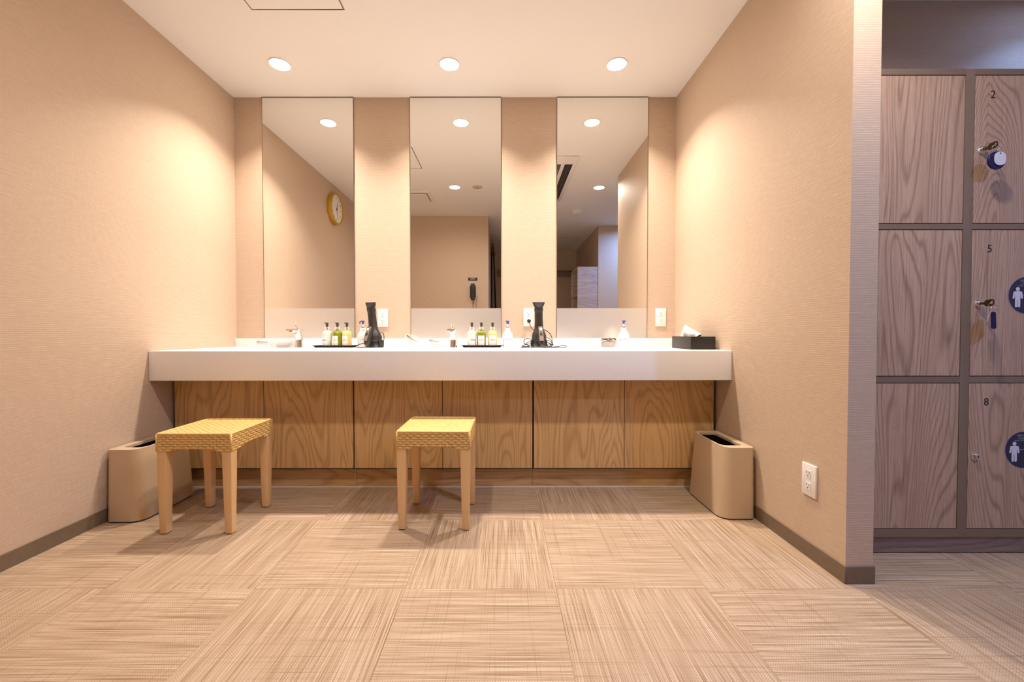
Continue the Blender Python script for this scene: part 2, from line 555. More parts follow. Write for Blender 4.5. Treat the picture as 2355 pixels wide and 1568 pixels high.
wall_lockers = wall('wall_lockers', (XE, YLW, 0), (XEAST, YLW + T, H), 'blue-grey lit wallpaper wall above the lockers')
wall_east = wall('wall_east', (XEAST, YBLUE - T, 0), (XEAST + T, YLW + T, H), 'end wall of the locker aisle')
ceiling = struct(box('ceiling', (XL - T, YFAR - T, H), (XEAST + T, YB + T, H + 0.1), 'ceiling'), 'smooth off-white ceiling over vanity and lockers', 'ceiling')
floor = struct(box('floor', (XL - T, YFAR - T, -0.1), (XEAST + T, YB + T, -0.004), 'screed'), 'beige woven vinyl floor laid in checkerboard tiles', 'floor')

# floor tiles: half-metre squares whose weave turns by 90 degrees from one to the next
X0, Y0, G = 0.1768, 1.3498, 0.00035
tile_cache = {}
for i in range(-5, 8):
    for j in range(-8, 4):
        x0, x1 = max(X0 + .5 * i, XL), min(X0 + .5 * (i + 1), XEAST)
        y0, y1 = max(Y0 + .5 * j, YFAR), min(Y0 + .5 * (j + 1), YB)
        if x1 - x0 < 0.01 or y1 - y0 < 0.01:
            continue
        # only tiles of rooms that exist
        cx_, cy_ = (x0 + x1) / 2, (y0 + y1) / 2
        if cy_ > YLW and cx_ > XE or (cy_ < YREAR - T and cx_ < XOPEN - T - .3) or (cy_ < YBLUE - T and cx_ > XBLUE + T + .25):
            continue
        along = (i + j) % 2 != 0
        key = (round(x1 - x0, 4), round(y1 - y0, 4), along)
        if key not in tile_cache:
            bm = bmesh.new()
            add_box(bm, (G, G, -0.004), (x1 - x0 - G, y1 - y0 - G, 0.0))
            me = mesh_of(bm, 'floor_tile')
            me.materials.append(M['floor_y' if along else 'floor_x'])
            tile_cache[key] = me
        part('floor_tile', None, None, floor, (x0, y0, 0), me=tile_cache[key])

def skirting(name, a, b, label):
    o = box(name, a, b, 'base', None, 0.0015, 1)
    return struct(o, label, 'baseboard')
BH, BT = 0.060, 0.005
skirting('baseboard_left', (XL, YREAR, 0), (XL + BT, 2.235, BH), 'brown vinyl baseboard along the left wall')
skirting('baseboard_right', (XR - BT, YE - BT, 0), (XR, 2.235, BH), 'brown vinyl baseboard along the right partition wall')
skirting('baseboard_end', (XR, YE - BT, 0), (XE + BT, YE, BH), 'grey-brown baseboard wrapped around the partition end')
skirting('baseboard_aisle', (XE, YE, 0), (XE + BT, YLOCK, BH), 'brown baseboard on the locker side of the partition')
skirting('baseboard_rear', (XL + BT, YREAR, 0), (XOPEN, YREAR + BT, BH), 'brown baseboard under the wall phone')
skirting('baseboard_opposite', (XBLUE, YBLUE, 0), (XEAST, YBLUE + BT, BH), 'brown baseboard under the bluish wall')

# ------------------------------------------------------------------ lamps
def downlight(x, y, label, col, power, lens='lens', spread=None, r=0.054):
    t = thing('ceiling_downlight', label, 'ceiling light', (x, y, H), 0, 'recessed ceiling downlights')
    bm = bmesh.new()
    add_loft(bm, [circ(r + 0.005, 40, 0), circ(r + 0.0045, 40, -0.004), circ(r + 0.001, 40, -0.005), circ(r, 40, -0.003), circ(r, 40, 0)], False, False)
    part('trim_ring', bm, 'white_metal', t, smooth=40)
    bm = bmesh.new()
    add_lathe(bm, [(r, -0.0005), (r, -0.0022), (r * .6, -0.003), (0.0, -0.0034)], 40, True, False)
    part('lens', bm, lens, t, smooth=40)
    li = bpy.data.lights.new('lamp_glow', 'AREA')
    li.shape = 'DISK'
    li.size = 1.6 * r
    li.energy = power
    li.color = col
    li.spread = math.radians(spread or BEAM)
    lo = bpy.data.objects.new('lamp_glow', li)
    COL.objects.link(lo)
    lo.parent = t
    lo.location = (0, 0, -0.0050)
    return t
downlight(-1.295, 2.428, 'lit ceiling downlight in front of the left mirror', WARM, P_VANITY)
downlight(-0.308, 2.429, 'lit ceiling downlight in front of the middle mirror', WARM, P_VANITY)
downlight(0.667, 2.430, 'lit ceiling downlight in front of the right mirror', WARM, P_VANITY)
downlight(-0.511, 1.072, 'lit ceiling downlight above the floor, seen in the middle mirror', SOFT, P_MID, spread=BEAM_MID)
downlight(1.043, 1.055, 'lit ceiling downlight near the partition end, seen in the right mirror', SOFT, P_SIDE, spread=BEAM_MID)
downlight(2.50, 1.72, 'cool white ceiling downlight above the lockers', COOL, P_COOL, 'lens_cool')
downlight(1.95, -0.06, 'cool white ceiling downlight in the locker aisle before the bluish wall', COOL, P_COOL * 9.5, 'lens_cool', spread=165)

# ------------------------------------------------------------------ mirrors
MX = ((-1.594, -0.991, 'left'), (-0.612, -0.010, 'middle'), (0.365, 0.967, 'right'))
MLAB = {'left': 'tall frameless wall mirror reflecting the yellow clock', 'middle': 'tall frameless wall mirror reflecting the black wall phone', 'right': 'tall frameless wall mirror reflecting the air conditioner and shelf'}
ZFROST = 1.013
for x0, x1, nm in MX:
    t = thing('wall_mirror', MLAB[nm], 'mirror', ((x0 + x1) / 2, YB, 0.812), 0, 'tall mirrors above the counter')
    hw = (x1 - x0) / 2
    box('mirror_pane', (-hw, -0.006, ZFROST - 0.812), (hw, -0.0005, 2.4085 - 0.812), 'mirror', t)
    box('frosted_band', (-hw, -0.006, 0.0), (hw, -0.0005, ZFROST - 0.812), 'frost', t)
    box('top_channel', (-hw - 0.001, -0.009, 2.4085 - 0.812), (hw + 0.001, 0, 2.4125 - 0.812), 'mirror_edge', t)
    for s in (-1, 1):
        box('side_channel', (s * hw if s > 0 else -hw - 0.0014, -0.007, 0), (hw + 0.0014 if s > 0 else -hw, 0, 2.4085 - 0.812), 'mirror_edge', t)

# ------------------------------------------------------------------ counter with two basins
vc = thing('vanity_counter', 'long white vanity counter with two sunken basins', 'counter', (0, 0, CB))
bas = [(-1.295, 2.365), (-0.31, 2.365)]
BW, BD, BR = 0.44, 0.27, 0.06
zt = CT - CB
bm = bmesh.new()
def loop_edges(bm, pts):
    vv = [bm.verts.new(p) for p in pts]
    return [bm.edges.new((vv[i], vv[(i + 1) % len(vv)])) for i in range(len(vv))]
es = loop_edges(bm, [V(XL + .0005, YF + 0.004, zt), V(XR - .0005, YF + 0.004, zt), V(XR - .0005, YB - .001, zt), V(XL + .0005, YB - .001, zt)])
for bx_, by_ in bas:
    es += loop_edges(bm, rrect(BW, BD, BR, zt, bx_, by_, 8))
bmesh.ops.triangle_fill(bm, edges=es, use_beauty=True)
ret = bmesh.ops.extrude_face_region(bm, geom=bm.faces[:])
for v in ret['geom']:
    if isinstance(v, bmesh.types.BMVert):
        v.co.z -= 0.03
part('worktop', bm, 'counter', vc)
box('front_fascia', (XL + .0005, YF, 0), (XR - .0005, YF + 0.02, zt), 'counter', vc, 0.003, 3)
tag(box('counter_upstand', (XL + .0005, 2.748, CT), (XR - .0005, YB - .0005, CT + 0.054), 'counter', None, 0.002, 2), 'low white upstand along the back of the counter', 'upstand')
for bx_, by_ in bas:
    bm = bmesh.new()
    zz = zt - 0.001
    rings = [rrect(BW - 0.001, BD - 0.001, BR, zz, bx_, by_, 8), rrect(BW - 0.012, BD - 0.012, BR, zz - 0.02, bx_, by_, 8),
             rrect(BW - 0.04, BD - 0.04, BR, zz - 0.085, bx_, by_, 8), rrect(BW - 0.10, BD - 0.09, BR * .7, zz - 0.112, bx_, by_, 8),
             rrect(0.05, 0.05, 0.024, zz - 0.120, bx_, by_, 8)]
    add_loft(bm, rings, False, True)
    b_o = part('basin', bm, 'counter', vc, smooth=50)
    bm = bmesh.new()
    add_lathe(bm, [(0.02, 0), (0.02, 0.003), (0.014, 0.0045), (0.0, 0.0045)], 24, True, False)
    part('drain', bm, 'chrome', b_o, (bx_, by_, zz - 0.1195), smooth=40)

# ------------------------------------------------------------------ cabinets under the counter
DX = [-1.773, -1.288, -0.804, -0.324, 0.165, 0.658, 1.144]
YD = 2.215
CLAB = ['oak vanity cabinet with two plain doors, behind the left stool', 'oak vanity cabinet with two plain doors, behind the middle stool', 'oak vanity cabinet with two plain doors, beside the right bin']
for u in range(3):
    a, m_, b = DX[2 * u], DX[2 * u + 1], DX[2 * u + 2]
    t = thing('vanity_cabinet', CLAB[u], 'cabinet', (0, YD, 0), 0, 'oak cabinets under the counter')
    box('carcass', (a + .0005, 0.022, 0.105), (b - .0005, 0.36, 0.600), 'shadow_gap', t)
    for p, q, e0, e1 in ((a, m_, 0.004, 0.0015), (m_, b, 0.0015, 0.004)):
        box('door', (p + e0, 0, 0.1165), (q - e1, 0.02, 0.600), 'oak', t, 0.0008, 1)
    box('kick_board', (a + .0005, 0.038, 0.004), (b - .0005, 0.055, 0.105), 'oak_h', t)
    box('sealant_strip', (a, 0.034, 0), (b, 0.045, 0.0042), 'sealant', t)
box('filler_strip', (XL + 0.0005, YD + 0.03, 0.0), (DX[0] - .0005, YD + 0.05, 0.600), 'shadow_gap')
tag(bpy.data.objects['filler_strip'], 'dark narrow filler between left wall and cabinets', 'filler strip')
o = box('filler_strip', (DX[6] + .0005, YD + 0.03, 0.0), (XR - 0.0005, YD + 0.05, 0.600), 'shadow_gap')
tag(o, 'dark narrow filler between right wall and cabinets', 'filler strip')

# ------------------------------------------------------------------ sockets
def socket(loc, rotz, label):
    t = thing('wall_outlet', label, 'outlet', loc, rotz, 'white double wall outlets')
    box('cover_plate', (-0.035, -0.0085, -0.060), (0.035, 0, 0.060), 'white', t, 0.002, 2)
    for z in (0.0235, -0.0225):
        box('receptacle', (-0.0125, -0.0105, z - 0.0145), (0.0125, -0.0080, z + 0.0145), 'white', t, 0.0008, 1)
        bm = bmesh.new()
        add_box(bm, (-0.0075, -0.0109, z + 0.001), (-0.0058, -0.0100, z + 0.010))
        add_box(bm, (0.0058, -0.0109, z + 0.001), (0.0075, -0.0100, z + 0.009))
        add_lathe(bm, [(0.0024, -0.0004), (0.0024, 0.0005)], 10)
        for v in bm.verts[-20:]:
            v.co = V(v.co.x, -0.0105 + v.co.z, z - 0.0065 + v.co.y)
        part('slots', bm, 'slot', t)
    return t
socket((-0.803, YB, 0.949), 0, 'white wall outlet half hidden behind the left hair dryer')
socket((0.176, YB, 0.952), 0, 'white wall outlet with a black plug beside the right hair dryer')
socket((1.061, YB, 0.951), 0, 'white wall outlet to the right of the right mirror')
socket((XR, 1.537, 0.2945), -PI / 2, 'white wall outlet low on the right partition wall')

# ------------------------------------------------------------------ stools
def add_lens(bm, c, u, v, n, L, Wd, h):
    """one visible cane strand: a small dome, long in u"""
    g = []
    for i in range(5):
        s = -1 + 2 * i / 4
        wv = Wd * (1 - 0.55 * s * s)
        hh = h * (1 - 0.85 * s * s)
        g.append([bm.verts.new(c + u * (s * L / 2) + v * (q * wv / 2) + n * (hh * (1 - 0.8 * q * q))) for q in (-1, 0, 1)])
    for i in range(4):
        for j in range(2):
            bm.faces.new((g[i][j], g[i + 1][j], g[i + 1][j + 1], g[i][j + 1]))

def weave(bm, o, u, v, n, W, Hh, pitch=0.0108, L=0.033, arch=0.0):
    rows = max(1, round(Hh / pitch))
    pv = Hh / rows
    cols = max(2, round(W / L))
    pu = W / cols
    for r in range(rows):
        for c in range(-1, cols + 1):
            cu = (c + 0.5 + (0.5 if r % 2 else 0)) * pu
            le = pu * 0.98
            if cu < -0.003 or cu > W + 0.003:
                continue
            if cu < 0.003 or cu > W - 0.003:
                le, cu = pu * .49, (pu * .25 if cu < 0.003 else W - pu * .25)
            le = min(le, 2 * min(cu, W - cu))
            cv = (r + 0.5) * pv
            if arch and cv < arch * math.sin(PI * cu / W) :
                continue
            add_lens(bm, o + u * cu + v * cv, u, v, n, le, pv * 1.06, 0.0042)

SW, SD, SZ0, SZ1 = 0.320, 0.312, 0.352, 0.430
def make_stool(label, loc, rotz):
    t = thing('wicker_stool', label, 'stool', loc, rotz, 'wicker stools')
    hw, hd = SW / 2, SD / 2
    bm = bmesh.new()
    n = 12
    a = 0.004
    # core with an arched lower edge on every side
    top = []
    bot = []
    for (x0, y0), (x1, y1) in zip(((-hw, -hd), (hw, -hd), (hw, hd), (-hw, hd)), ((hw, -hd), (hw, hd), (-hw, hd), (-hw, -hd))):
        for k in range(n):
            s = k / n
            x, y = x0 + (x1 - x0) * s, y0 + (y1 - y0) * s
            x *= (hw - a) / hw
            y *= (hd - a) / hd
            top.append(V(x, y, SZ1 - 0.006))
            bot.append(V(x, y, SZ0 + 0.0095 * math.sin(PI * min(1, max(0, (s - .12) / .76)))))
    add_loft(bm, [bot, top])
    seat = part('seat', bm, 'cane_base', t)
    bm = bmesh.new()
    z0 = SZ0
    hgt = SZ1 - SZ0 - 0.007
    weave(bm, V(-hw + .003, -hd + a - .0005, z0), V(1, 0, 0), V(0, 0, 1), V(0, -1, 0), SW - .006, hgt, arch=0.009)
    weave(bm, V(hw - a + .0005, -hd + .003, z0), V(0, 1, 0), V(0, 0, 1), V(1, 0, 0), SD - .006, hgt, arch=0.009)
    weave(bm, V(hw - .003, hd - a + .0005, z0), V(-1, 0, 0), V(0, 0, 1), V(0, 1, 0), SW - .006, hgt, arch=0.009)
    weave(bm, V(-hw + a - .0005, hd - .003, z0), V(0, -1, 0), V(0, 0, 1), V(-1, 0, 0), SD - .006, hgt, arch=0.009)
    weave(bm, V(-hw + .006, -hd + .006, SZ1 - .0062), V(1, 0, 0), V(0, 1, 0), V(0, 0, 1), SW - .012, SD - .012, pitch=0.0128, L=0.0295)
    wv = part('woven_cane', bm, 'cane', seat, smooth=180)
    wv['kind'] = 'stuff'
    bm = bmesh.new()
    e = 0.0050
    add_tube(bm, rrect(SW - 2 * e, SD - 2 * e, 0.008, SZ1 - e, 0, 0, 4), e, 8, True)
    part('edge_roll', bm, 'cane', seat, smooth=180)
    for sx in (-1, 1):
        for sy in (-1, 1):
            bm = bmesh.new()
            add_tube(bm, [V(sx * (hw - .0045), sy * (hd - .0045), SZ0 + .001), V(sx * (hw - .0045), sy * (hd - .0045), SZ1 - .004)], 0.0044, 8)
            part('corner_roll', bm, 'cane', seat, smooth=180)
    bm = bmesh.new()
    for k in range(2):
        for s in (-1, 1):
            N = 10 if k == 0 else 10
            W_ = SW if k == 0 else SD
            for c in range(N * 2 + 1):
                q = -W_ / 2 + 0.006 + (W_ - .012) * c / (N * 2)
                dz = 0.0095 * math.sin(PI * min(1, max(0, ((q / W_ + .5) - .12) / .76)))
                if k == 0:
                    add_box(bm, (q - .0018, s * (hd - .0035) - .0012, SZ0 + .001 + dz), (q + .0018, s * (hd - .0035) + .0012, SZ1 - .006))
                else:
                    add_box(bm, (s * (hw - .0035) - .0012, q - .0018, SZ0 + .001 + dz), (s * (hw - .0035) + .0012, q + .0018, SZ1 - .006))
    st = part('cane_stakes', bm, 'cane', seat)
    st['kind'] = 'stuff'
    for sx in (-1, 1):
        for sy in (-1, 1):
            wt, wb = 0.040, 0.030
            ox, oy = sx * (hw - 0.004), sy * (hd - 0.004)
            rings = []
            for z, ww, off in ((SZ0 + 0.012, wt, 0), (SZ0 - .10, wt * .955, 0), (0.004, wb, 0.0055)):
                cx_, cy_ = ox - sx * (ww / 2 + off * 0.6), oy - sy * (ww / 2 + off * 0.6)
                rings.append(rrect(ww, ww, 0.0025, z, cx_, cy_, 2))
            bm = bmesh.new()
            add_loft(bm, list(reversed(rings)))
            lg = part('leg', bm, 'beech', t, smooth=35)
            bm = bmesh.new()
            add_loft(bm, [rrect(wb * .86, wb * .86, 0.003, 0.0, cx_, cy_, 2), rrect(wb * .92, wb * .92, 0.003, 0.0045, cx_, cy_, 2)])
            part('foot_pad', bm, 'foot', lg)
    return t
stool = make_stool('wicker stool with pale wood legs in front of the left bin', (-1.2935, 1.868, 0), 0.0)
stool2 = dup(stool, (-0.2945, 1.902, 0), math.radians(-1.0), 'wicker stool with pale wood legs at the middle of the counter')

# ------------------------------------------------------------------ waste bins
def make_bin(label, loc, flip):
    t = thing('waste_bin', label, 'waste bin', loc, 0, 'khaki slim waste bins')
    # local: wall side at x = 0, room side at negative x; y from 0 (front) to back
    s = -1 if flip else 1
    W0, D0, W1, D1, hz = 0.160, 0.350, 0.136, 0.330, 0.325
    def ring(wd, dp, z, y0, r, x1=-0.002):
        pts = rrect(wd, dp, (r * .45, r, r, r * .45), z, x1 - wd / 2, y0 + dp / 2, 6)
        return [V(p.x * s, p.y, p.z) for p in pts]
    bm = bmesh.new()
    R0 = 0.052
    outer = [ring(W0, D0, 0.006, 0, R0), ring(W0 * .985, D0 * .99, 0.05, 0.002, R0), ring(W1, D1, hz, 0.012, R0 * .85)]
    add_loft(bm, outer, True, False)
    # rim with offset opening and inner walls
    hole_w, hole_d = 0.094, 0.246
    def hring(z, k=1.0):
        pts = rrect(hole_w * k, hole_d * k, (0.012, 0.03, 0.03, 0.012), z, -0.038 - hole_w / 2, 0.012 + D1 / 2, 6)
        return [V(p.x * s, p.y, p.z) for p in pts]
    rim = [ring(W1, D1, hz, 0.012, R0 * .85), ring(W1 - .004, D1 - .004, hz + .0015, 0.014, R0 * .83, -0.004), hring(hz + .0005), hring(hz - .012)]
    add_loft(bm, rim, False, False)
    part('body', bm, 'bin', t, smooth=50)
    bm = bmesh.new()
    add_loft(bm, [hring(hz - .0115, 0.999), hring(hz - .10, 0.97), hring(hz - .16, 0.9)], False, True)
    part('liner_bag', bm, 'bin_in', t, smooth=50)
    bm = bmesh.new()
    add_loft(bm, [ring(W0 - .006, D0 - .006, 0.0, 0.003, R0, -0.005), ring(W0 - .006, D0 - .006, 0.0065, 0.003, R0, -0.005)])
    part('base_ring', bm, 'foot', t)
    return t
make_bin('khaki slim waste bin against the right partition wall', (1.1485, 1.847, 0), False)
make_bin('khaki slim waste bin against the left wall behind the stool', (-1.778, 1.823, 0), True)

# ------------------------------------------------------------------ taps
def make_tap(label, loc):
    t = thing('basin_tap', label, 'tap', loc, 0, 'chrome basin taps')
    # sections: centre y, z, tilt (0 = horizontal ring, 90 = vertical ring), width, depth
    secs = [(0.0, 0.0, 0, .052, .056), (0.0, .004, 0, .050, .054), (-.002, .03, 2, .048, .046), (-.006, .058, 8, .043, .036),
            (-.015, .080, 22, .037, .028), (-.030, .096, 45, .036, .022), (-.052, .105, 72, .040, .017), (-.085, .109, 88, .044, .015), (-.118, .109, 92, .046, .011), (-.124, .108, 95, .045, .007)]
    rings = []
    for cy_, cz, tl, ww, dd in secs:
        a = math.radians(tl)
        rg = []
        for p in rrect(ww, dd, min(ww, dd) * .38, 0, 0, 0, 4):
            rg.append(V(p.x, cy_ + p.y * math.cos(a), cz + p.y * math.sin(a)))
        rings.append(rg)
    bm = bmesh.new()
    add_loft(bm, rings)
    part('body', bm, 'chrome', t, smooth=60)
    bm = bmesh.new()
    add_loft(bm, [rrect(.048, .050, .012, .102, 0, -.022, 4), rrect(.050, .056, .012, .113, 0, -.024, 4), rrect(.044, .050, .012, .117, 0, -.024, 4)])
    hd_ = part('handle_cap', bm, 'chrome', t, smooth=40)
    bm = bmesh.new()
    add_tube(bm, smooth_path([(0, -.022, .115), (0, -.034, .130), (0, -.058, .148), (0, -.068, .1535)], 4), [.0062] * 9 + [.0072] * 3 + [.0065], 10)
    part('lever', bm, 'chrome', hd_, smooth=180)
    bm = bmesh.new()
    add_lathe(bm, [(.0095, -.004), (.0095, .004), (.006, .004)], 16)
    part('aerator', bm, 'steel', t, (0, -.110, .1015), smooth=40)
    return t
make_tap('chrome single lever tap at the left mirror', (-1.288, 2.615, CT))
make_tap('chrome single lever tap at the middle mirror', (-0.312, 2.615, CT))

# ------------------------------------------------------------------ trays and amenity bottles
def make_tray(label, loc, rotz=0):
    t = thing('amenity_tray', label, 'tray', loc, rotz, 'dark amenity trays')
    bm = bmesh.new()
    W_, D_ = 0.262, 0.115
    rings = [rrect(W_ - .03, D_ - .03, .008, 0.0, 0, 0, 3), rrect(W_ - .026, D_ - .026, .01, 0.0035, 0, 0, 3), rrect(W_, D_, .012, .0125, 0, 0, 3), rrect(W_ - .004, D_ - .004, .012, .0130, 0, 0, 3), rrect(W_ - .030, D_ - .030, .01, .0050, 0, 0, 3)]
    add_loft(bm, rings, True, True)
    part('dish', bm, 'tray', t, smooth=30)
    return t

def curved_patch(bm, r, a0, a1, z0, z1, n=8):
    ra = [[V(r * math.sin(a0 + (a1 - a0) * i / n), -r * math.cos(a0 + (a1 - a0) * i / n), z) for i in range(n + 1)] for z in (z0, z1)]
    add_loft(bm, ra, False, False, closed=False)

def make_bottle(kind, liq, ink, label, loc, rotz):
    t = thing('amenity_bottle', label, 'bottle', loc, rotz, 'pump bottles on the trays')
    r = 0.0285
    bm = bmesh.new()
    add_lathe(bm, [(r * .9, 0), (r * .985, .002), (r, .006), (r, .076), (r * .985, .083), (r * .9, .090), (r * .74, .0955), (r * .52, .0985), (r * .42, .102), (r * .42, .106)], 32)
    part('body', bm, liq, t, smooth=60)
    bm = bmesh.new()
    add_lathe(bm, [(.0140, .105), (.0142, .1065), (.0142, .120), (.0130, .1225), (.0075, .1235)], 24)
    part('clear_collar', bm, 'collar', t, smooth=50)
    bm = bmesh.new()
    add_lathe(bm, [(.0055, .106), (.0055, .124), (.0072, .1245), (.0078, .139), (.0088, .147), (.0088, .1495), (.0060, .1510)], 20)
    pm = part('pump', bm, 'pump', t, smooth=50)
    bm = bmesh.new()
    add_tube(bm, [(0, -.004, .1475), (0, -.012, .1490), (0, -.0185, .1482), (0, -.0215, .1455)], [.0036, .0032, .0026, .0022], 8)
    part('spout', bm, 'pump', pm, smooth=180)
    bm = bmesh.new()
    curved_patch(bm, r + .0003, math.radians(-44), math.radians(44), .009, .068)
    lb = part('label', bm, 'label', t, smooth=180)
    bm = bmesh.new()
    curved_patch(bm, r + .0006, math.radians(-33), math.radians(33), .0385, .0440)
    part('colour_band', bm, ink, lb, smooth=180)
    bm = bmesh.new()
    for k in range(12):
        a0, a1 = 2 * PI * k / 12, 2 * PI * (k + 1) / 12
        q = []
        for rr_, aa in ((.0026, a0), (.0043, a0), (.0043, a1), (.0026, a1)):
            an = rr_ * math.cos(aa) / r
            q.append(bm.verts.new(V((r + .0006) * math.sin(an), -(r + .0006) * math.cos(an), .0585 + rr_ * math.sin(aa))))
        bm.faces.new(q)
    part('round_emblem', bm, 'ink_brown', lb)
    return t
KIND = (('pale', 'liq_pale', 'ink_olive', 'milky pale green'), ('green', 'liq_green', 'ink_gold', 'olive green'), ('amber', 'liq_amber', 'ink_orange', 'honey yellow'))
YT = 2.61
TRAYS = (('left', (-1.0575, YT, CT), ((-1.1095, -0.025), (-1.0440, 0.010), (-0.9840, 0.005))), ('right', (-0.129, YT, CT), ((-0.1935, 0.33), (-0.1335, 0.03), (-0.0625, 0.02))))
for side, tl, xs in TRAYS:
    make_tray('dark lacquer tray holding three pump bottles, %s of the two' % side, tl)
    for (kd, lq, ink, word), (bx_, rz) in zip(KIND, xs):
        make_bottle(kd, lq, ink, '%s pump bottle with white label on the %s tray' % (word, side), (bx_, YT - .004, CT + .0052), rz + (-0.35 if side == 'left' else 0.0))

# ------------------------------------------------------------------ hand soap bottles
def make_soap(label, loc, rotz, nozzle):
    t = thing('soap_bottle', label, 'soap bottle', loc, rotz, 'white hand soap pump bottles')
    bm = bmesh.new()
    prof = [(.058, .036, 0.0), (.064, .042, .004), (.066, .044, .02), (.066, .044, .070), (.064, .043, .078), (.055, .038, .088), (.040, .031, .099), (.033, .029, .105)]
    add_loft(bm, [rrect(a, b, min(a, b) * .44, z, 0, 0, 6) for a, b, z in prof])
    part('body', bm, 'print', t, smooth=60)
    bm = bmesh.new()
    add_lathe(bm, [(.0165, .1035), (.0168, .105), (.0168, .121), (.0150, .123), (.005, .1235), (.0048, .150)], 24)
    part('cap', bm, 'white', t, smooth=50)
    bm = bmesh.new()
    add_lathe(bm, [(.0088, .123), (.0092, .1240), (.0092, .1275), (.0084, .1285)], 20)
    part('blue_ring', bm, 'blue', t, smooth=50)
    bm = bmesh.new()
    add_lathe(bm, [(.0050, .146), (.0056, .148), (.0062, .157), (.0100, .160), (.0122, .163), (.0122, .1675), (.0100, .1690)], 20)
    hd_ = part('pump_head', bm, 'blue', t, smooth=50)
    bm = bmesh.new()
    c, s = math.cos(nozzle), math.sin(nozzle)
    add_tube(bm, [(x * c, x * s, z) for x, z in ((.006, .1648), (.014, .1652), (.0185, .1635), (.0195, .159), (.0197, .148))], [.0040, .0038, .0034, .0031, .0029], 8)
    part('nozzle', bm, 'blue', hd_, smooth=180)
    return t
make_soap('white soap bottle with blue pump beside the left hair dryer', (-0.894, 2.640, CT), 0, PI)
make_soap('white soap bottle with blue pump right of the right tray', (0.0325, 2.655, CT), 0.0, -PI / 2 + .35)
make_soap('white soap bottle with blue pump before the right mirror', (0.774, 2.630, CT), 0.0, -PI / 2 - .3)

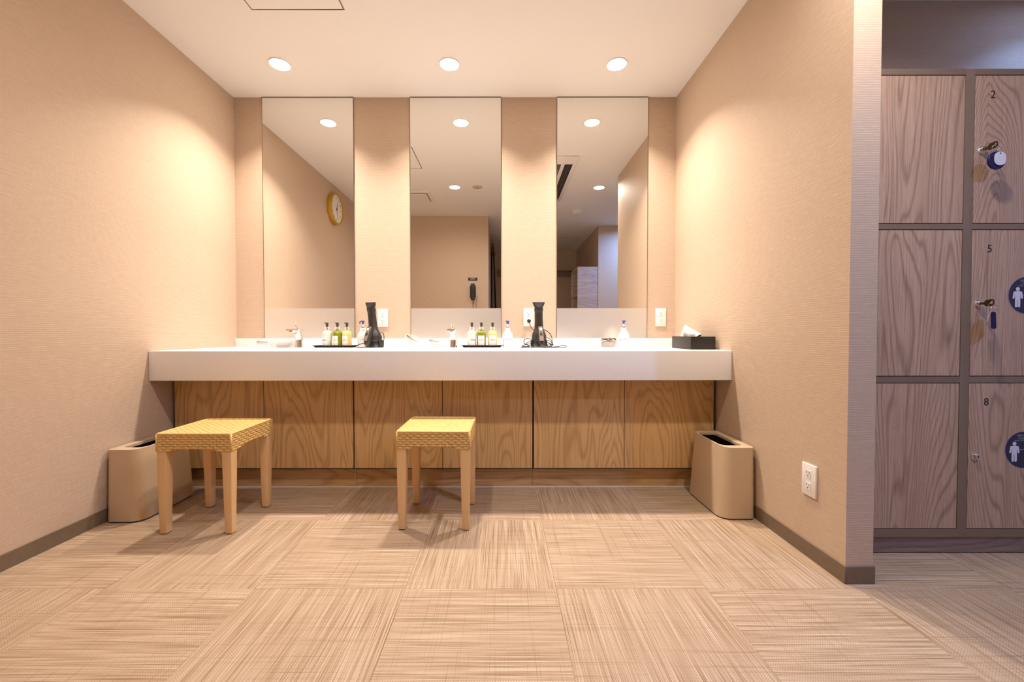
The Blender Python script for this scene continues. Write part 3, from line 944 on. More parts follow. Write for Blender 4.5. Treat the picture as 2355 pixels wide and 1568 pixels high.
# ------------------------------------------------------------------ hair dryers
def make_dryer(label, loc, rotz, lean, cords, plug=None):
    """nozzle up in a black stand; local -y is the handle side"""
    t = thing('hair_dryer', label, 'hair dryer', loc, rotz, 'black hair dryers')
    def tl(pts):
        return [V(p[0] + lean * max(0, p[2] - .05), p[1], p[2]) for p in pts]
    bm = bmesh.new()
    # fan housing and barrel
    prof = [(.020, .028), (.034, .033), (.0430, .043), (.0460, .056), (.0450, .072), (.0405, .088), (.0340, .102), (.0290, .114), (.0268, .132), (.0248, .180), (.0250, .222), (.0270, .226), (.0278, .240), (.0278, .246), (.0230, .2475)]
    add_loft(bm, [tl(circ(r_, 28, z)) for r_, z in prof])
    bo = part('barrel', bm, 'black', t, smooth=45)
    bm = bmesh.new()
    rings = []
    for z, w_, d_ in ((.244, .046, .046), (.250, .050, .044), (.258, .060, .036), (.268, .071, .026), (.279, .0765, .020), (.2815, .077, .018), (.2815, .072, .012), (.270, .062, .010)):
        rings.append(tl(rrect(w_, d_, min(w_, d_) * .46, z, 0, 0, 5)))
    add_loft(bm, rings)
    part('nozzle', bm, 'black_matt', bo, smooth=40)
    bm = bmesh.new()
    for k in range(5):
        add_loft(bm, [circ(.0466 - .0004 * k, 28, .047 + k * .005), circ(.0471 - .0004 * k, 28, .0483 + k * .005), circ(.0466 - .0004 * k, 28, .0495 + k * .005)], True, True)
    part('air_grille', bm, 'black_matt', bo, smooth=60)
    # handle folded down the front
    A, B = V(.004 + lean * .06, -.030, .120), V(0.006, -.078, .022)
    d = (B - A).normalized()
    nrm = d.cross(V(1, 0, 0)).normalized()
    if nrm.y > 0:
        nrm = -nrm
    def hring(s, ww, dd):
        c = A + (B - A) * s
        return [c + V(1, 0, 0) * p.x + nrm * p.y for p in rrect(ww, dd, min(ww, dd) * .30, 0, 0, 0, 4)]
    bm = bmesh.new()
    add_loft(bm, [hring(-.04, .030, .030), hring(.02, .034, .036), hring(.5, .036, .038), hring(.86, .035, .034), hring(1.0, .026, .024), hring(1.06, .016, .016)])
    hd_ = part('handle', bm, 'black', t, smooth=40)
    def plate(s0, s1, ww, off, name, mat, th=.002):
        bm = bmesh.new()
        p0, p1 = A + (B - A) * s0, A + (B - A) * s1
        h = ww / 2
        q = [p0 + V(-h, 0, 0), p0 + V(h, 0, 0), p1 + V(h, 0, 0), p1 + V(-h, 0, 0)]
        add_loft(bm, [[x + nrm * (off - th) for x in q], [x + nrm * off for x in q]])
        return part(name, bm, mat, hd_)
    plate(.04, .88, .026, .0200, 'handle_panel', 'grey_panel')
    plate(.10, .22, .014, .0225, 'switch', 'white')
    plate(.38, .54, .014, .0225, 'button', 'black_matt')
    # stand
    bm = bmesh.new()
    add_loft(bm, [rrect(.098, .096, .030, 0, 0, 0, 6), rrect(.098, .096, .030, .004, 0, 0, 6), rrect(.088, .084, .028, .011, 0, 0, 6), rrect(.074, .070, .026, .030, 0, 0, 6), rrect(.078, .074, .028, .040, 0, 0, 6)])
    for s in (-1, 1):
        add_box(bm, (s * .043 - .008, -.012, .008), (s * .043 + .008, .030, .046), .003, 1)
    part('stand', bm, 'black_matt', t, smooth=40)
    for pts, clr in cords:
        bm = bmesh.new()
        add_tube(bm, [V(p.x, p.y, max(p.z, .0027)) for p in smooth_path(pts, 6)], .0024, 6)
        part('cord', bm, 'black', t, smooth=180)
    bm = bmesh.new()
    add_tube(bm, [B + d * .002, B + d * .010, B + d * .014 + V(0, -.006, .001)], [.0070, .0056, .0040], 8)
    part('cord_sleeve', bm, 'grey_panel', hd_, smooth=180)
    if plug:
        bm = bmesh.new()
        px, py, pz = plug
        add_lathe(bm, [(.0125, 0), (.0130, .004), (.0120, .016), (.007, .020)], 16)
        for v in bm.verts:
            v.co = V(px + v.co.x, py - v.co.z, pz + v.co.y)
        pl = part('plug', bm, 'black', t, smooth=45)
        bm = bmesh.new()
        for s in (-1, 1):
            add_box(bm, (px + s * .0064 - .0010, py - .001, pz + .002), (px + s * .0064 + .0010, py + .006, pz + .009))
        part('plug_pin', bm, 'chrome', pl)
    return t
# left dryer: handle turned to the left, barrel leaning left
DY = 2.575
make_dryer('black hair dryer leaning left in its stand, short cord loop', (-0.800, DY, CT), math.radians(-24), -0.13,
           [([(.006, -.092, .004), (.004, -.120, .003), (-.040, -.105, .003), (-.082, -.060, .014), (-.070, -.020, .026), (-.030, .000, .028)], 1),
            ([(.046, .010, .095), (.060, .012, .085), (.066, .010, .062), (.062, .012, .046), (.046, .016, .030), (.040, .03, .012)], 1)])
make_dryer('black hair dryer upright in its stand with coiled cord plugged in', (0.2285, DY, CT), math.radians(2), -0.012,
           [([(.006, -.092, .004), (.020, -.108, .0026), (.060, -.112, .0026), (.105, -.108, .0026), (.145, -.098, .0026), (.156, -.080, .010), (.140, -.078, .014), (.110, -.092, .008), (.07, -.106, .0060), (.0, -.112, .0072), (-.05, -.105, .0026), (-.085, -.085, .004), (-.110, -.060, .010), (-.085, -.035, .018), (-.045, -.020, .026)], 1),
            ([(-.040, .02, .048), (-.070, .015, .054), (-.092, .010, .046), (-.090, .0, .022), (-.060, -.005, .010), (-.095, -.045, .006), (-.118, -.060, .003), (-.090, -.070, .003), (-.04, -.03, .012)], 1),
            ([(-.088, .020, .018), (-.060, .0, .034), (-.030, .0, .036)], 1),
            ([(.030, .030, .112), (.058, .032, .098), (.082, .030, .070), (.084, .020, .034), (.070, .010, .014), (.088, -.010, .020), (.072, -.02, .006), (.040, -.03, .004)], 1),
            ([(.044, .020, .060), (.072, .020, .052), (.086, .012, .030), (.078, .0, .010), (.050, -.01, .006)], 1),
            ([(.044, .010, .046), (.078, .010, .034), (.084, .004, .016), (.060, -.012, .022), (.050, -.02, .010)], 1),
            ([(.040, .0, .032), (.066, .0, .026), (.076, -.010, .010), (.050, -.030, .004)], 1),
            ([(-.0435, .168, .160), (-.042, .155, .150), (-.040, .120, .128), (-.026, .070, .108), (-.018, .045, .085)], 1)],
           plug=(-.0460, .1805, .1690))

# ------------------------------------------------------------------ tissue box
t = thing('tissue_box', 'black leatherette tissue box with a white tissue pulled up', 'tissue box', (1.0735, 2.325, CT))
hx, hy, hz = 0.0665, 0.124, 0.069
bm = bmesh.new()
add_loft(bm, [rrect(2 * hx, 2 * hy, .003, 0, 0, 0, 2), rrect(2 * hx, 2 * hy, .003, hz - .0015, 0, 0, 2), rrect(2 * hx - .003, 2 * hy - .003, .003, hz, 0, 0, 2), rrect(.030, .150, .012, hz, 0, 0, 2), rrect(.030, .150, .012, hz - .006, 0, 0, 2)], True, True)
part('case', bm, 'black_leather', t, smooth=30)
bm = bmesh.new()
add_loft(bm, [rrect(2 * hx + .001, 2 * hy + .001, .003, .004, 0, 0, 2), rrect(2 * hx + .001, 2 * hy + .001, .003, .0055, 0, 0, 2)], True, True)
part('seam', bm, 'black', t)
# tissue: folded sheet rising from the slot, two leaves meeting in a ridge
bm = bmesh.new()
N_, K_ = 16, 8
RIDGE = [(-.022, .108, .001), (-.019, .092, .032), (-.014, .074, .0635), (-.012, .060, .0640), (-.010, .030, .054), (-.008, -.010, .041), (-.004, -.050, .029), (.002, -.082, .019), (.004, -.090, .012)]
RP = smooth_path(RIDGE, 2)
N_ = len(RP) - 1
def tis(i, q, side):
    s_ = i / N_
    r_ = RP[i] + V(0, 0, hz)
    y_ = .074 - .140 * s_
    fold = (.0035 * math.sin(5.5 * s_ * PI) + .0018 * math.sin(13 * s_ * PI)) * math.sin(PI * q)
    b_ = V(side * (.013 - .006 * abs(2 * s_ - 1)), y_, hz - .003)
    p = b_ + (r_ - b_) * q
    return p + V(side * (.006 * math.sin(PI * q)) + fold, fold * .5, 0)
for side in (-1, 1):
    g = [[bm.verts.new(tis(i, j / K_, side)) for j in range(K_ + 1)] for i in range(N_ + 1)]
    for i in range(N_):
        for j in range(K_):
            bm.faces.new((g[i][j], g[i + 1][j], g[i + 1][j + 1], g[i][j + 1]))
bmesh.ops.remove_doubles(bm, verts=bm.verts[:], dist=.0001)
part('tissue', bm, 'tissue', t, smooth=50)

# ------------------------------------------------------------------ clear amenity boxes and their contents
def make_acrylic(label, loc, w_=0.115, d_=0.085, h_=0.042, rotz=0):
    t = thing('acrylic_box', label, 'clear box', loc, rotz, 'clear amenity boxes')
    bm = bmesh.new()
    th = .0018
    add_loft(bm, [rrect(w_ * .94, d_ * .94, .006, 0, 0, 0, 3), rrect(w_, d_, .007, h_, 0, 0, 3), rrect(w_ - 2 * th, d_ - 2 * th, .006, h_, 0, 0, 3), rrect(w_ * .94 - 2 * th, d_ * .94 - 2 * th, .005, th, 0, 0, 3)])
    part('tub', bm, 'clear', t, smooth=40)
    bm = bmesh.new()
    add_tube(bm, rrect(w_, d_, .007, h_, 0, 0, 3), .0011, 6, True)
    part('rim', bm, 'clear', t, smooth=180)
    return t

def packet(label, loc, L, Wd, rot, inner=None):
    """a clear sachet with a pointed, crinkled seal"""
    o = thing('wrapped_packet', label, 'packet', loc, 0)
    o.rotation_euler = rot
    bm = bmesh.new()
    n = 12
    rg = []
    for i in range(n + 1):
        s = i / n
        th = .0055 * math.sin(PI * min(1, max(0, s * 1.1 - .05))) + .0006
        wz = Wd * (0.80 + .2 * math.sin(PI * s)) + .0015 * math.sin(17 * s)
        rg.append([V(-L / 2 + L * s, c * th + .0012 * math.sin(11 * s), v * wz / 2) for c, v in ((-1, -.55), (0, -1), (1, -.55), (1, .55), (0, 1), (-1, .55))])
    add_loft(bm, rg)
    part('wrapper', bm, 'film', o, smooth=50)
    bm = bmesh.new()
    if inner == 'comb':
        add_box(bm, (-L * .36, -.0013, -.001), (L * .36, .0013, .006), .001, 1)
        for k in range(9):
            x = -L * .34 + k * L * .05
            add_box(bm, (x, -.0009, -.010), (x + .0022, .0009, -.0005))
        part('comb', bm, 'comb', o)
    elif inner == 'brush':
        pts = [(-L * .40, 0, .007), (-L * .22, 0, -.001), (0, 0, -.004), (L * .36, 0, -.003)]
        add_tube(bm, smooth_path(pts, 5), [.0036] * 6 + [.0026] * 10, 6)
        part('brush', bm, 'comb', o)
    else:
        add_box(bm, (-L * .34, -.002, -Wd * .3), (L * .34, .002, Wd * .3), .0015, 1)
        part('cotton_pad', bm, 'cotton', o)
    return o

YBX = 2.60
make_acrylic('clear box of wrapped packets left of the left tap', (-1.512, YBX, CT), .118, .09)
packet('wrapped packet with a dark comb in the box by the left wall', (-1.512, YBX - .012, CT + .033), .100, .026, (0, .10, 0), 'comb')
packet('clear crinkled packet standing up in the box by the left wall', (-1.545, YBX + .014, CT + .041), .044, .036, (0, -1.1, .2))
make_acrylic('clear box with grey folded net beside the left tap', (-1.382, YBX + .01, CT), .120, .09)
o = thing('hair_net', 'grey folded net inside the box beside the left tap', 'hair net', (-1.384, YBX + .010, CT + .0022))
bm = bmesh.new()
add_loft(bm, [rrect(.080, .055, .015, 0, 0, 0, 4), rrect(.086, .060, .018, .012, 0, 0, 4), rrect(.080, .052, .015, .026, 0, 0, 4), rrect(.052, .03, .012, .031, .005, 0, 4)])
part('folded_mesh', bm, 'greyfill', o, smooth=60)

make_acrylic('clear box of wrapped brushes under the middle mirror corner', (-0.563, YBX, CT), .118, .09)
packet('long wrapped hairbrush slanting up from the middle left box', (-0.562, YBX - .006, CT + .052), .112, .046, (0, .40, 0), 'brush')
packet('clear empty packet behind the wrapped hairbrush', (-0.585, YBX + .016, CT + .040), .060, .034, (0, .9, .1))
make_acrylic('clear box with a dark comb beside the middle tap', (-0.436, YBX, CT), .112, .09)
packet('wrapped black comb with teeth showing, beside the middle tap', (-0.432, YBX - .004, CT + .039), .086, .026, (0, .20, 0), 'comb')
packet('white packet lying low in the box beside the middle tap', (-0.436, YBX + .018, CT + .018), .082, .024, (0, 0, .15))

make_acrylic('clear box of white packets at the right mirror', (0.535, YBX + .02, CT), .110, .09)
packet('white packet with raised corner in the right mirror box', (0.528, YBX + .012, CT + .039), .084, .026, (0, .14, 0))
packet('second white packet lying behind the raised one', (0.540, YBX + .038, CT + .036), .080, .026, (0, -.12, .1))
make_acrylic('clear box of brown hair ties left of the right soap', (0.666, YBX, CT), .112, .09)
for k in range(9):
    bm = bmesh.new()
    add_tube(bm, [V(.0195 * math.cos(a), .015 * math.sin(a), .0015 * math.sin(3 * a)) for a in [2 * PI * i / 20 for i in range(20)]], .0028, 6, True)
    ho = part('hair_tie', bm, 'hairtie', None, (0.636 + .0085 * k, YBX - .012 + .012 * (k % 3), CT + .0405 + .003 * (k % 2)), (0.5 + .15 * (k % 3), .35 * (1 if k % 2 else -1), .4 * k), smooth=180)
    tag(ho, 'brown elastic hair tie heaped in the right clear box', 'hair tie', 'brown hair ties in the box')
o = thing('hair_net', 'pale grey net under the hair ties in the right box', 'hair net', (0.666, YBX, CT + .0022))
bm = bmesh.new()
add_loft(bm, [rrect(.075, .052, .015, 0, 0, 0, 4), rrect(.088, .058, .018, .014, 0, 0, 4), rrect(.080, .052, .015, .030, 0, 0, 4)])
part('folded_mesh', bm, 'greyfill', o, smooth=60)

# ------------------------------------------------------------------ lockers
lk = thing('locker_cabinet', 'brown wood locker block with numbered doors in three columns', 'lockers', (0, YLOCK, 0))
COLX = [(1.252, 1.286), (1.733, 1.767), (2.214, 2.248), (2.695, 2.729)]
ROWZ = [(0.068, 0.098), (0.658, 0.681), (1.236, 1.256), (1.810, 1.832)]
DEP = YLW - YLOCK - .001
box('carcass', (1.253, 0.021, 0.068), (2.728, DEP, 1.831), 'shadow_gap', lk)
for a, b in COLX:
    box('stile', (a, 0, ROWZ[0][0]), (b, 0.021, ROWZ[3][1]), 'rail', lk)
for r_, (a, b) in enumerate(ROWZ):
    for c in range(3):
        box('rail', (COLX[c][1], 0.0, a), (COLX[c + 1][0], 0.021, b), 'rail_h', lk)
box('top_panel', (1.252, 0.0212, 1.8312), (2.729, DEP, 1.8325), 'rail_h', lk)
box('plinth', (1.252, 0.010, 0.004), (2.729, DEP, 0.068), 'walnut_h', lk)
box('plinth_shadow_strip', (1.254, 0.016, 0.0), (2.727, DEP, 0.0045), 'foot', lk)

def text_on(parent, s, x, z, size, mat='ink', y=-0.0004):
    return text_mesh('number', s, size, mat, parent, (x, y, z), (PI / 2, 0, 0), 0.0003)

gap = 0.003
num = 0
locks = {}
for r_ in range(3):
    zb, zt_ = ROWZ[2 - r_][1], ROWZ[3 - r_][0]
    for c in range(3):
        num += 1
        x0, x1 = COLX[c][1] + gap, COLX[c + 1][0] - gap
        dr = box('door', (x0, 0.0, zb + gap), (x1, 0.020, zt_ - gap), 'walnut', lk, 0.0006, 1)
        text_on(dr, str(num), x0 + 0.0645, zt_ - 0.0740, 0.040)
        lx, lz = x0 + 0.026, zt_ - 0.280
        locks[num] = (lx, YLOCK, lz)
        bm = bmesh.new()
        add_lathe(bm, [(.0146, 0), (.0146, .0018), (.0122, .0028), (.0116, .0110), (.0108, .0128), (.0080, .0130), (.0078, .0116), (.0, .0116)], 24, True, False)
        for v in bm.verts:
            v.co = V(lx + v.co.x, -v.co.z, lz + v.co.y)
        part('lock', bm, 'chrome', dr, smooth=45)
        bm = bmesh.new()
        add_box(bm, (lx - .0013, -.0122, lz - .0046), (lx + .0013, -.0114, lz + .0046))
        part('keyhole', bm, 'slot', dr)

def ring_pts(c, r, u, v, n=20):
    return [c + u * (r * math.cos(2 * PI * i / n)) + v * (r * math.sin(2 * PI * i / n)) for i in range(n)]

def locker_key(label, at, kind):
    lx, ly, lz = at
    t = thing('locker_key', label, 'key', (lx, ly - .0130, lz))
    t.scale = (1.5, 1.5, 1.5)
    bm = bmesh.new()
    add_box(bm, (-.0011, -.010, -.003), (.0011, .004, .003))
    part('key_blade', bm, 'brass', t)
    # the head lies in a vertical plane square to the door
    bm = bmesh.new()
    rg = rrect(.020, .016, .0055, 0, 0, 0, 4)
    hole = rrect(.0055, .0085, .0025, 0, .0055, 0, 4)
    def place(pts, off):
        return [V(off, -.0150 - p.x, p.y + .0010 + .10 * p.x) for p in pts]
    add_loft(bm, [place(rg, -.0010), place(rg, .0010), place(hole, .0010), place(hole, -.0010), place(rg, -.0010)], False, False)
    part('key_head', bm, 'brass', t, smooth=30)
    c1 = V(.0005, -.0215, -.0062)
    bm = bmesh.new()
    add_tube(bm, ring_pts(c1, .0068, V(.80, -.60, 0), V(0, 0, 1)), .0006, 6, True)
    part('split_ring', bm, 'steel', t, smooth=180)
    c2 = c1 + V(.0005, -.0010, -.0105)
    bm = bmesh.new()
    add_tube(bm, ring_pts(c2, .0066, V(.60, .80, 0) if kind == 'face' else V(.80, -.60, 0), V(0, 0, 1)), .0006, 6, True)
    part('split_ring', bm, 'steel', t, smooth=180)
    n_ = V(-.76, -.65, 0)          # towards the room
    e_ = V(.65, -.76, 0)           # sideways as seen from the room
    if kind == 'face':
        n_, e_ = V(0, -1, 0), V(1, 0, 0)
        cc = c2 + V(-.001, 0, -.0215)
        bm = bmesh.new()
        n = 32
        prof = [(.0200, -.0028), (.0212, -.0015), (.0212, .0015), (.0200, .0028)]
        add_loft(bm, [[cc + e_ * (r_ * math.cos(2 * PI * i / n)) + n_ * d_ + V(0, 0, r_ * 1.02 * math.sin(2 * PI * i / n)) for i in range(n)] for r_, d_ in prof])
        part('navy_tag', bm, 'navy', t, smooth=40)
        bm = bmesh.new()
        c3 = cc + n_ * .0042 + e_ * .0045 + V(0, 0, .0032)
        rg = rrect(.0275, .032, .012, 0, 0, 0, 5)
        add_loft(bm, [[c3 + e_ * p.x + n_ * d_ + V(0, 0, p.y) for p in rg] for d_ in (-.0006, .0006)])
        wt = part('white_tag', bm, 'sticker_white', t, smooth=40)
        bm = bmesh.new()
        add_loft(bm, [[c3 + e_ * (.0017 * math.cos(2 * PI * i / 10)) + n_ * d_ + V(0, 0, .0125 + .0017 * math.sin(2 * PI * i / 10)) for i in range(10)] for d_ in (.0006, .0009)])
        part('tag_hole', bm, 'slot', wt)
    else:
        cc = c2 + V(.0010, 0, -.0255)
        bm = bmesh.new()
        rg = rrect(.0088, .042, .0042, 0, 0, 0, 5)
        tilt = Matrix.Rotation(-.05, 3, 'Y')
        add_loft(bm, [[cc + tilt @ (e_ * (p.x * k_) + n_ * d_ + V(0, 0, p.y * (1 if k_ == 1 else .96))) for p in rg] for d_, k_ in ((-.018, .8), (-.016, 1), (.016, 1), (.018, .8))])
        part('navy_tag', bm, 'navy', t, smooth=40)
        bm = bmesh.new()
        c3 = c2 - e_ * .0072 + V(0, 0, -.0165)
        rg = rrect(.0012, .026, .0004, 0, 0, 0, 2)
        sh = .28
        add_loft(bm, [[c3 + e_ * (p.x + sh * p.y) + n_ * d_ + V(0, 0, p.y) for p in rg] for d_ in (-.011, .011)])
        part('white_tag', bm, 'sticker_white', t)
    return t
locker_key('key with white oval tag facing out in locker number 2', locks[2], 'face')
locker_key('key with navy tag seen edge-on in locker number 5', locks[5], 'edge')

def sticker(label, x, z):
    R = 0.070
    t = thing('round_sticker', label, 'sticker', (x, YLOCK, z), 0, 'keep distance stickers')
    bm = bmesh.new()
    n = 56
    add_loft(bm, [[V(r * math.cos(2 * PI * i / n), y, r * math.sin(2 * PI * i / n)) for i in range(n)] for r, y in ((R, -.0001), (R, -.0006))])
    disc = part('disc', bm, 'sticker', t)
    bm = bmesh.new()
    add_loft(bm, [[V(r * math.cos(2 * PI * i / n), y, r * math.sin(2 * PI * i / n)) for i in range(n)] for r, y in ((R, -.0001), (R, -.0008), (R - .0011, -.0008), (R - .0011, -.0005))], False, False)
    part('pale_edge', bm, 'sticker_grey', disc)
    def figure(fx):
        bm = bmesh.new()
        y0, y1 = -.0006, -.0009
        lay = [0]
        def poly(pts):
            lay[0] += 1
            yy = y1 - .00003 * lay[0]
            add_loft(bm, [[V(fx + p, y0, q) for p, q in pts], [V(fx + p, yy, q) for p, q in pts]])
        poly([(.0073 * math.cos(2 * PI * i / 20), .0235 + .0073 * math.sin(2 * PI * i / 20)) for i in range(20)])
        def cap(cx_, z0, z1, w_, lean=0.0):
            pts = []
            for i in range(7):
                a = PI * i / 6
                pts.append((cx_ + w_ * math.cos(a), z1 + w_ * math.sin(a)))
            for i in range(7):
                a = PI + PI * i / 6
                pts.append((cx_ + lean + w_ * math.cos(a), z0 + w_ * math.sin(a)))
            poly(pts)
        poly([(-.0100, .0000), (.0100, .0000), (.0105, .0135), (.0085, .0155), (-.0085, .0155), (-.0105, .0135)])
        poly([(-.0100, -.0180), (.0100, -.0180), (.0100, .0005), (-.0100, .0005)])
        cap(-.0054, -.0410, -.0140, .0045)
        cap(.0054, -.0410, -.0140, .0045)
        cap(-.0128, -.0095, .0105, .0034, -.0030)
        cap(.0128, -.0095, .0105, .0034, .0030)
        return part('person_pictogram', bm, 'sticker_white', disc)
    figure(-.0345)
    figure(.0345)
    bm = bmesh.new()
    for pts in ([(-.0135, .0005), (.0135, .0005), (.0135, .0015), (-.0135, .0015)], [(-.0150, .0010), (-.0125, -.0008), (-.0125, .0028)], [(.0150, .0010), (.0125, .0028), (.0125, -.0008)]):
        add_loft(bm, [[V(p, -.0006, q) for p, q in pts], [V(p, -.0009, q) for p, q in pts]])
    part('arrow', bm, 'sticker_white', disc)
    text_mesh('caption', '間隔をあけて', .0092, 'sticker_grey', disc, (.002, -.0008, .0540), (PI / 2, 0, 0), .0002)
    text_mesh('caption', 'ご利用ください', .0092, 'sticker_grey', disc, (.006, -.0008, .0430), (PI / 2, 0, 0), .0002)
    text_mesh('caption', 'PLEASE  KEEP  DISTANCE', .0062, 'sticker_grey', disc, (.000, -.0008, .0350), (PI / 2, 0, 0), .0002)
    return t
sticker('dark round keep-distance sticker level with the edge-on navy key tag', 1.978, 0.988)
sticker('dark round keep-distance sticker beside the lock without a key', 1.979, 0.402)

# ------------------------------------------------------------------ ceiling fittings
t = thing('ceiling_hatch', 'square flush access hatch in the ceiling', 'ceiling hatch', (-0.9885, 1.800, H))
bm = bmesh.new()
def sq(hh, z):
    return [V(-hh, -hh, z), V(hh, -hh, z), V(hh, hh, z), V(-hh, hh, z)]
add_loft(bm, [sq(.2265, 0), sq(.2265, -.0022), sq(.2225, -.0022), sq(.2225, 0)], False, False)
part('frame', bm, 'steel', t)
box('gap', (-.2225, -.2225, -.0008), (.2225, .2225, 0), 'slot', t)
box('panel', (-.2195, -.2195, -.0020), (.2195, .2195, -.0004), 'ceiling', t)

t = thing('ceiling_vent', 'square white ceiling vent seen in the middle mirror', 'ceiling vent', (-0.985, 0.770, H))
bm = bmesh.new()
add_loft(bm, [sq(.182, 0), sq(.182, -.006), sq(.168, -.012), sq(.150, -.012), sq(.150, -.002)], False, False)
part('frame', bm, 'white_metal', t)
box('face_panel', (-.138, -.138, -.018), (.138, .138, -.012), 'white_metal', t, .002, 1)
box('throat', (-.150, -.150, -.002), (.150, .150, -.0005), 'greyfill', t)
for s in (-1, 1):
    box('hanger', (s * .10 - .004, -.004, -.013), (s * .10 + .004, .004, -.001), 'steel', t)

t = thing('ceiling_sprinkler', 'small round flush sprinkler plate seen in the middle mirror', 'sprinkler', (-0.267, 1.071, H))
bm = bmesh.new()
add_lathe(bm, [(.056, 0), (.0565, -.003), (.050, -.006), (.0, -.0065)], 32, True, False)
part('cover_plate', bm, 'label_cream', t, smooth=40)
bm = bmesh.new()
add_lathe(bm, [(.012, -.006), (.012, -.011), (.006, -.016), (.0, -.016)], 16, True, False)
part('sprinkler_head', bm, 'steel', t, smooth=40)

t = thing('smoke_detector', 'round white smoke detector seen in the right mirror', 'smoke detector', (0.964, 0.195, H))
bm = bmesh.new()
add_lathe(bm, [(.080, 0), (.080, -.012), (.074, -.018), (.060, -.020)], 36)
part('base_plate', bm, 'white', t, smooth=40)
bm = bmesh.new()
add_lathe(bm, [(.058, -.018), (.056, -.032), (.042, -.040), (.0, -.041)], 32, True, False)
part('sensor_cap', bm, 'white', t, smooth=40)

t = thing('air_conditioner', 'white ceiling cassette air conditioner with long dark slots', 'air conditioner', (0.345, 1.235, H))
box('face_panel', (-.335, -.62, -.018), (.335, .62, 0), 'white_metal', t, .006, 2)
for s in (-1, 1):
    x0, x1 = sorted((s * .2300, s * .3020))
    box('air_slot', (x0, -.515, -.0200), (x1, .475, -.0165), 'slot', t)
    fl = box('flap', (min(s * .262, s * .270), -.51, -.0215), (max(s * .262, s * .270), .47, -.0190), 'steel', t)
    x0, x1 = sorted((s * .070, s * .195))
    g_ = box('intake_grille', (x0, -.515, -.0200), (x1, .475, -.0165), 'slot', t)
    for q in range(6):
        xx = x0 + .012 + q * .0195
        box('louvre', (xx, -.513, -.0215), (xx + .004, .473, -.0185), 'greyfill', t)

t = thing('ceiling_hatch', 'ceiling hatch in the dim entry room, seen in the right mirror', 'ceiling hatch', (1.045, -1.50, H))
box('gap', (-.2225, -.2225, -.0008), (.2225, .2225, 0), 'slot', t)
box('panel', (-.2185, -.2185, -.0020), (.2185, .2185, -.0004), 'ceiling', t)

# ------------------------------------------------------------------ clock on the left wall (seen in the left mirror)
t = thing('wall_clock', 'round mustard rimmed wall clock on the left wall', 'clock', (XL, 1.155, 2.155))
Rc = 0.160
def yz_ring(r, x, n=48):
    return [V(x, r * math.cos(2 * PI * i / n), r * math.sin(2 * PI * i / n)) for i in range(n)]
bm = bmesh.new()
add_loft(bm, [yz_ring(Rc - .004, 0), yz_ring(Rc, .006), yz_ring(Rc, .046), yz_ring(Rc - .004, .052), yz_ring(Rc - .014, .052), yz_ring(Rc - .016, .038)], True, False)
part('rim', bm, 'mustard', t, smooth=45)
bm = bmesh.new()
add_loft(bm, [yz_ring(Rc - .0155, .030), yz_ring(Rc - .0155, .0385)])
fc = part('dial', bm, 'clockface', t)
for k in range(1, 13):
    a = PI / 2 - 2 * PI * k / 12
    # dial faces +x: text right axis is +y there
    text_mesh('numeral', str(k), .030, 'ink', fc, (.0388, .112 * math.cos(a), .112 * math.sin(a)), (PI / 2, 0, PI / 2), .0003)
def hand(name, ang, L, w_, tail=.02, x=.041):
    bm = bmesh.new()
    a = PI / 2 - ang
    d = V(0, math.cos(a), math.sin(a))
    p = V(0, -d.z, d.y)
    c = V(x, 0, 0)
    pts = [c - d * tail - p * w_, c + d * L - p * w_ * .6, c + d * L + p * w_ * .6, c - d * tail + p * w_]
    add_loft(bm, [pts, [q + V(.0010, 0, 0) for q in pts]])
    part(name, bm, 'ink', t)
hand('hour_hand', math.radians(-15), .070, .0035)
hand('minute_hand', math.radians(-172), .108, .0028, x=.0425)
bm = bmesh.new()
add_loft(bm, [yz_ring(.007, .0385, 16), yz_ring(.007, .045, 16)])
part('hub', bm, 'ink', t)

# ------------------------------------------------------------------ wall phone and its sign on the rear wall
t = thing('wall_phone', 'black wall phone with coiled cord, seen in the middle mirror', 'phone', (-0.396, YREAR, 1.395))
box('cradle', (-.038, 0, -.075), (.038, .030, .085), 'black', t, .004, 2)
hs = box('handset', (-.024, .030, -.110), (.024, .058, .110), 'black', t, .010, 3)
box('earpiece', (-.026, .028, .070), (.026, .046, .112), 'black_matt', hs, .006, 2)
pts = []
for i in range(140):
    s = i / 139
    ang = i * 1.25
    pts.append(V(.060 - .055 * s + .007 * math.cos(ang) - .03 * math.sin(PI * s), .018 + .007 * math.sin(ang), -.055 - .36 * math.sin(PI * s * .96)))
bm = bmesh.new()
add_tube(bm, pts, .0022, 5)
part('coiled_cord', bm, 'black', t, smooth=180)
t = thing('phone_sign', 'small black sign with white lettering above the wall phone', 'sign', (-0.398, YREAR, 1.570))
box('plate', (-.062, 0, -.020), (.062, .004, .020), 'black', t, .001, 1)
text_mesh('lettering', '館内電話', .016, 'sticker_white', t, (0, .0045, .006), (PI / 2, 0, PI), .0003)
text_mesh('lettering', 'HOUSE PHONE', .010, 'sticker_white', t, (0, .0045, -.009), (PI / 2, 0, PI), .0003)

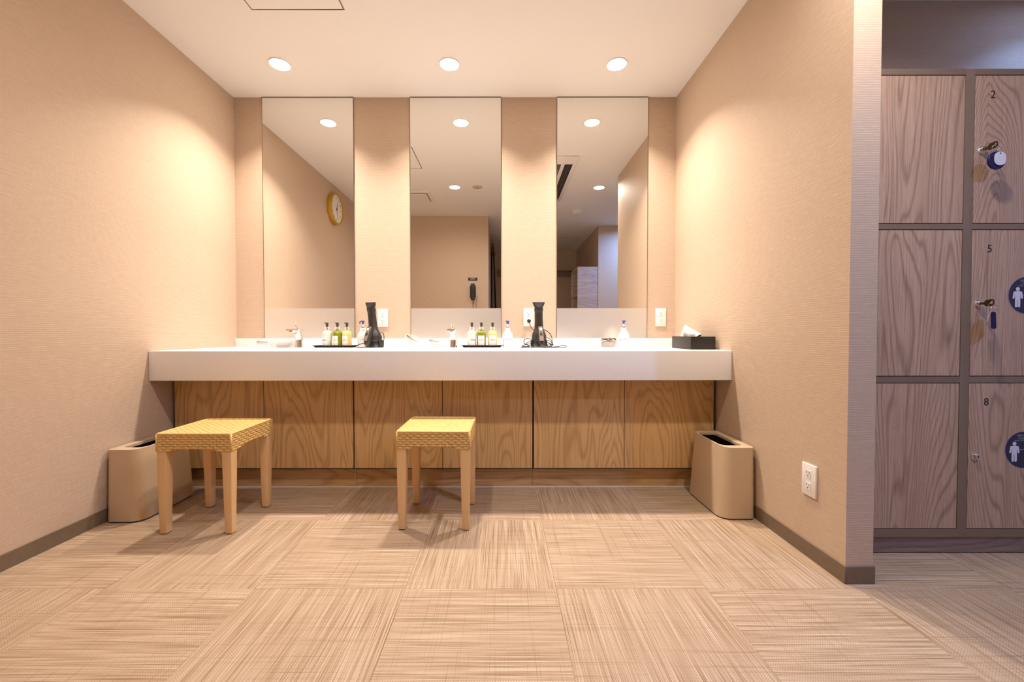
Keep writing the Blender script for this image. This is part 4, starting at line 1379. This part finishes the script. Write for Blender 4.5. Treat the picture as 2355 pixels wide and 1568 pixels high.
# ------------------------------------------------------------------ entry room: curtain, shelf, coat rail
t = thing('door_curtain', 'black split curtain on wooden brackets, seen edge-on in the middle mirror', 'curtain', (XOPEN, -1.15, 2.30))
for y in (.12, -.95):
    b_ = bmesh.new()
    add_prism(b_, [(0, -.03), (.062, -.03), (.062, .035), (.048, .035), (.048, -.008), (.020, -.008), (.020, .035), (0, .035)], y - .012, y + .012, 'y')
    part('bracket', b_, 'brack', t)
bm = bmesh.new()
add_tube(bm, [(.034, .16, .006), (.034, -1.0, .006)], .012, 12)
part('rod', bm, 'brack', t, smooth=40)
for y0, y1 in ((.06, -.42), (-.44, -.90)):
    bm = bmesh.new()
    ny, nz = 24, 16
    g = []
    for i in range(ny + 1):
        s = i / ny
        col_ = []
        for j in range(nz + 1):
            q = j / nz
            fold = math.sin(s * PI * 5) * (.003 + .010 * q)
            col_.append(V(.036 + fold + .052 * q, y0 + (y1 - y0) * s, -.012 - 1.55 * q))
        g.append(col_)
    vv = [[bm.verts.new(p) for p in c] for c in g]
    for i in range(ny):
        for j in range(nz):
            bm.faces.new((vv[i][j], vv[i + 1][j], vv[i + 1][j + 1], vv[i][j + 1]))
    bmesh.ops.solidify(bm, geom=bm.faces[:], thickness=.0015)
    part('cloth_panel', bm, 'noren', t, smooth=180)
t = thing('notice_plate', 'small white notice plate on the entry wall beside the curtain', 'notice', (XOPEN, -0.72, 1.93))
box('plate', (0, -.04, -.065), (.004, .04, .065), 'white', t, .001, 1)

t = thing('open_shelf', 'wooden open shelf unit seen in the right mirror', 'shelf', (1.100, -1.085, 0))
SX, SYD, SH = 0.298, 0.560, 1.816
box('side_panel', (0, SYD - .022, 0), (SX, SYD, SH), 'walnut_y', t)
box('side_panel', (0, 0, 0), (SX, .022, SH), 'walnut_y', t)
box('back_panel', (SX - .012, .022, .05), (SX, SYD - .022, SH - .022), 'rail', t)
for z in (.06, .40, .74, 1.08, 1.40, SH - .022):
    box('shelf_board', (0, .0222, z), (SX - .0122, SYD - .0222, z + .022), 'beech', t)
t = thing('coat_rail', 'dark wall rail on the far entry wall, seen in the right mirror', 'rail', (0.5, YFAR, 2.0))
box('board', (-.60, 0, -.10), (.86, .025, 0), 'mirror_edge', t)
box('ledge', (-.60, 0, .0), (.86, .090, .018), 'rail_h', t)
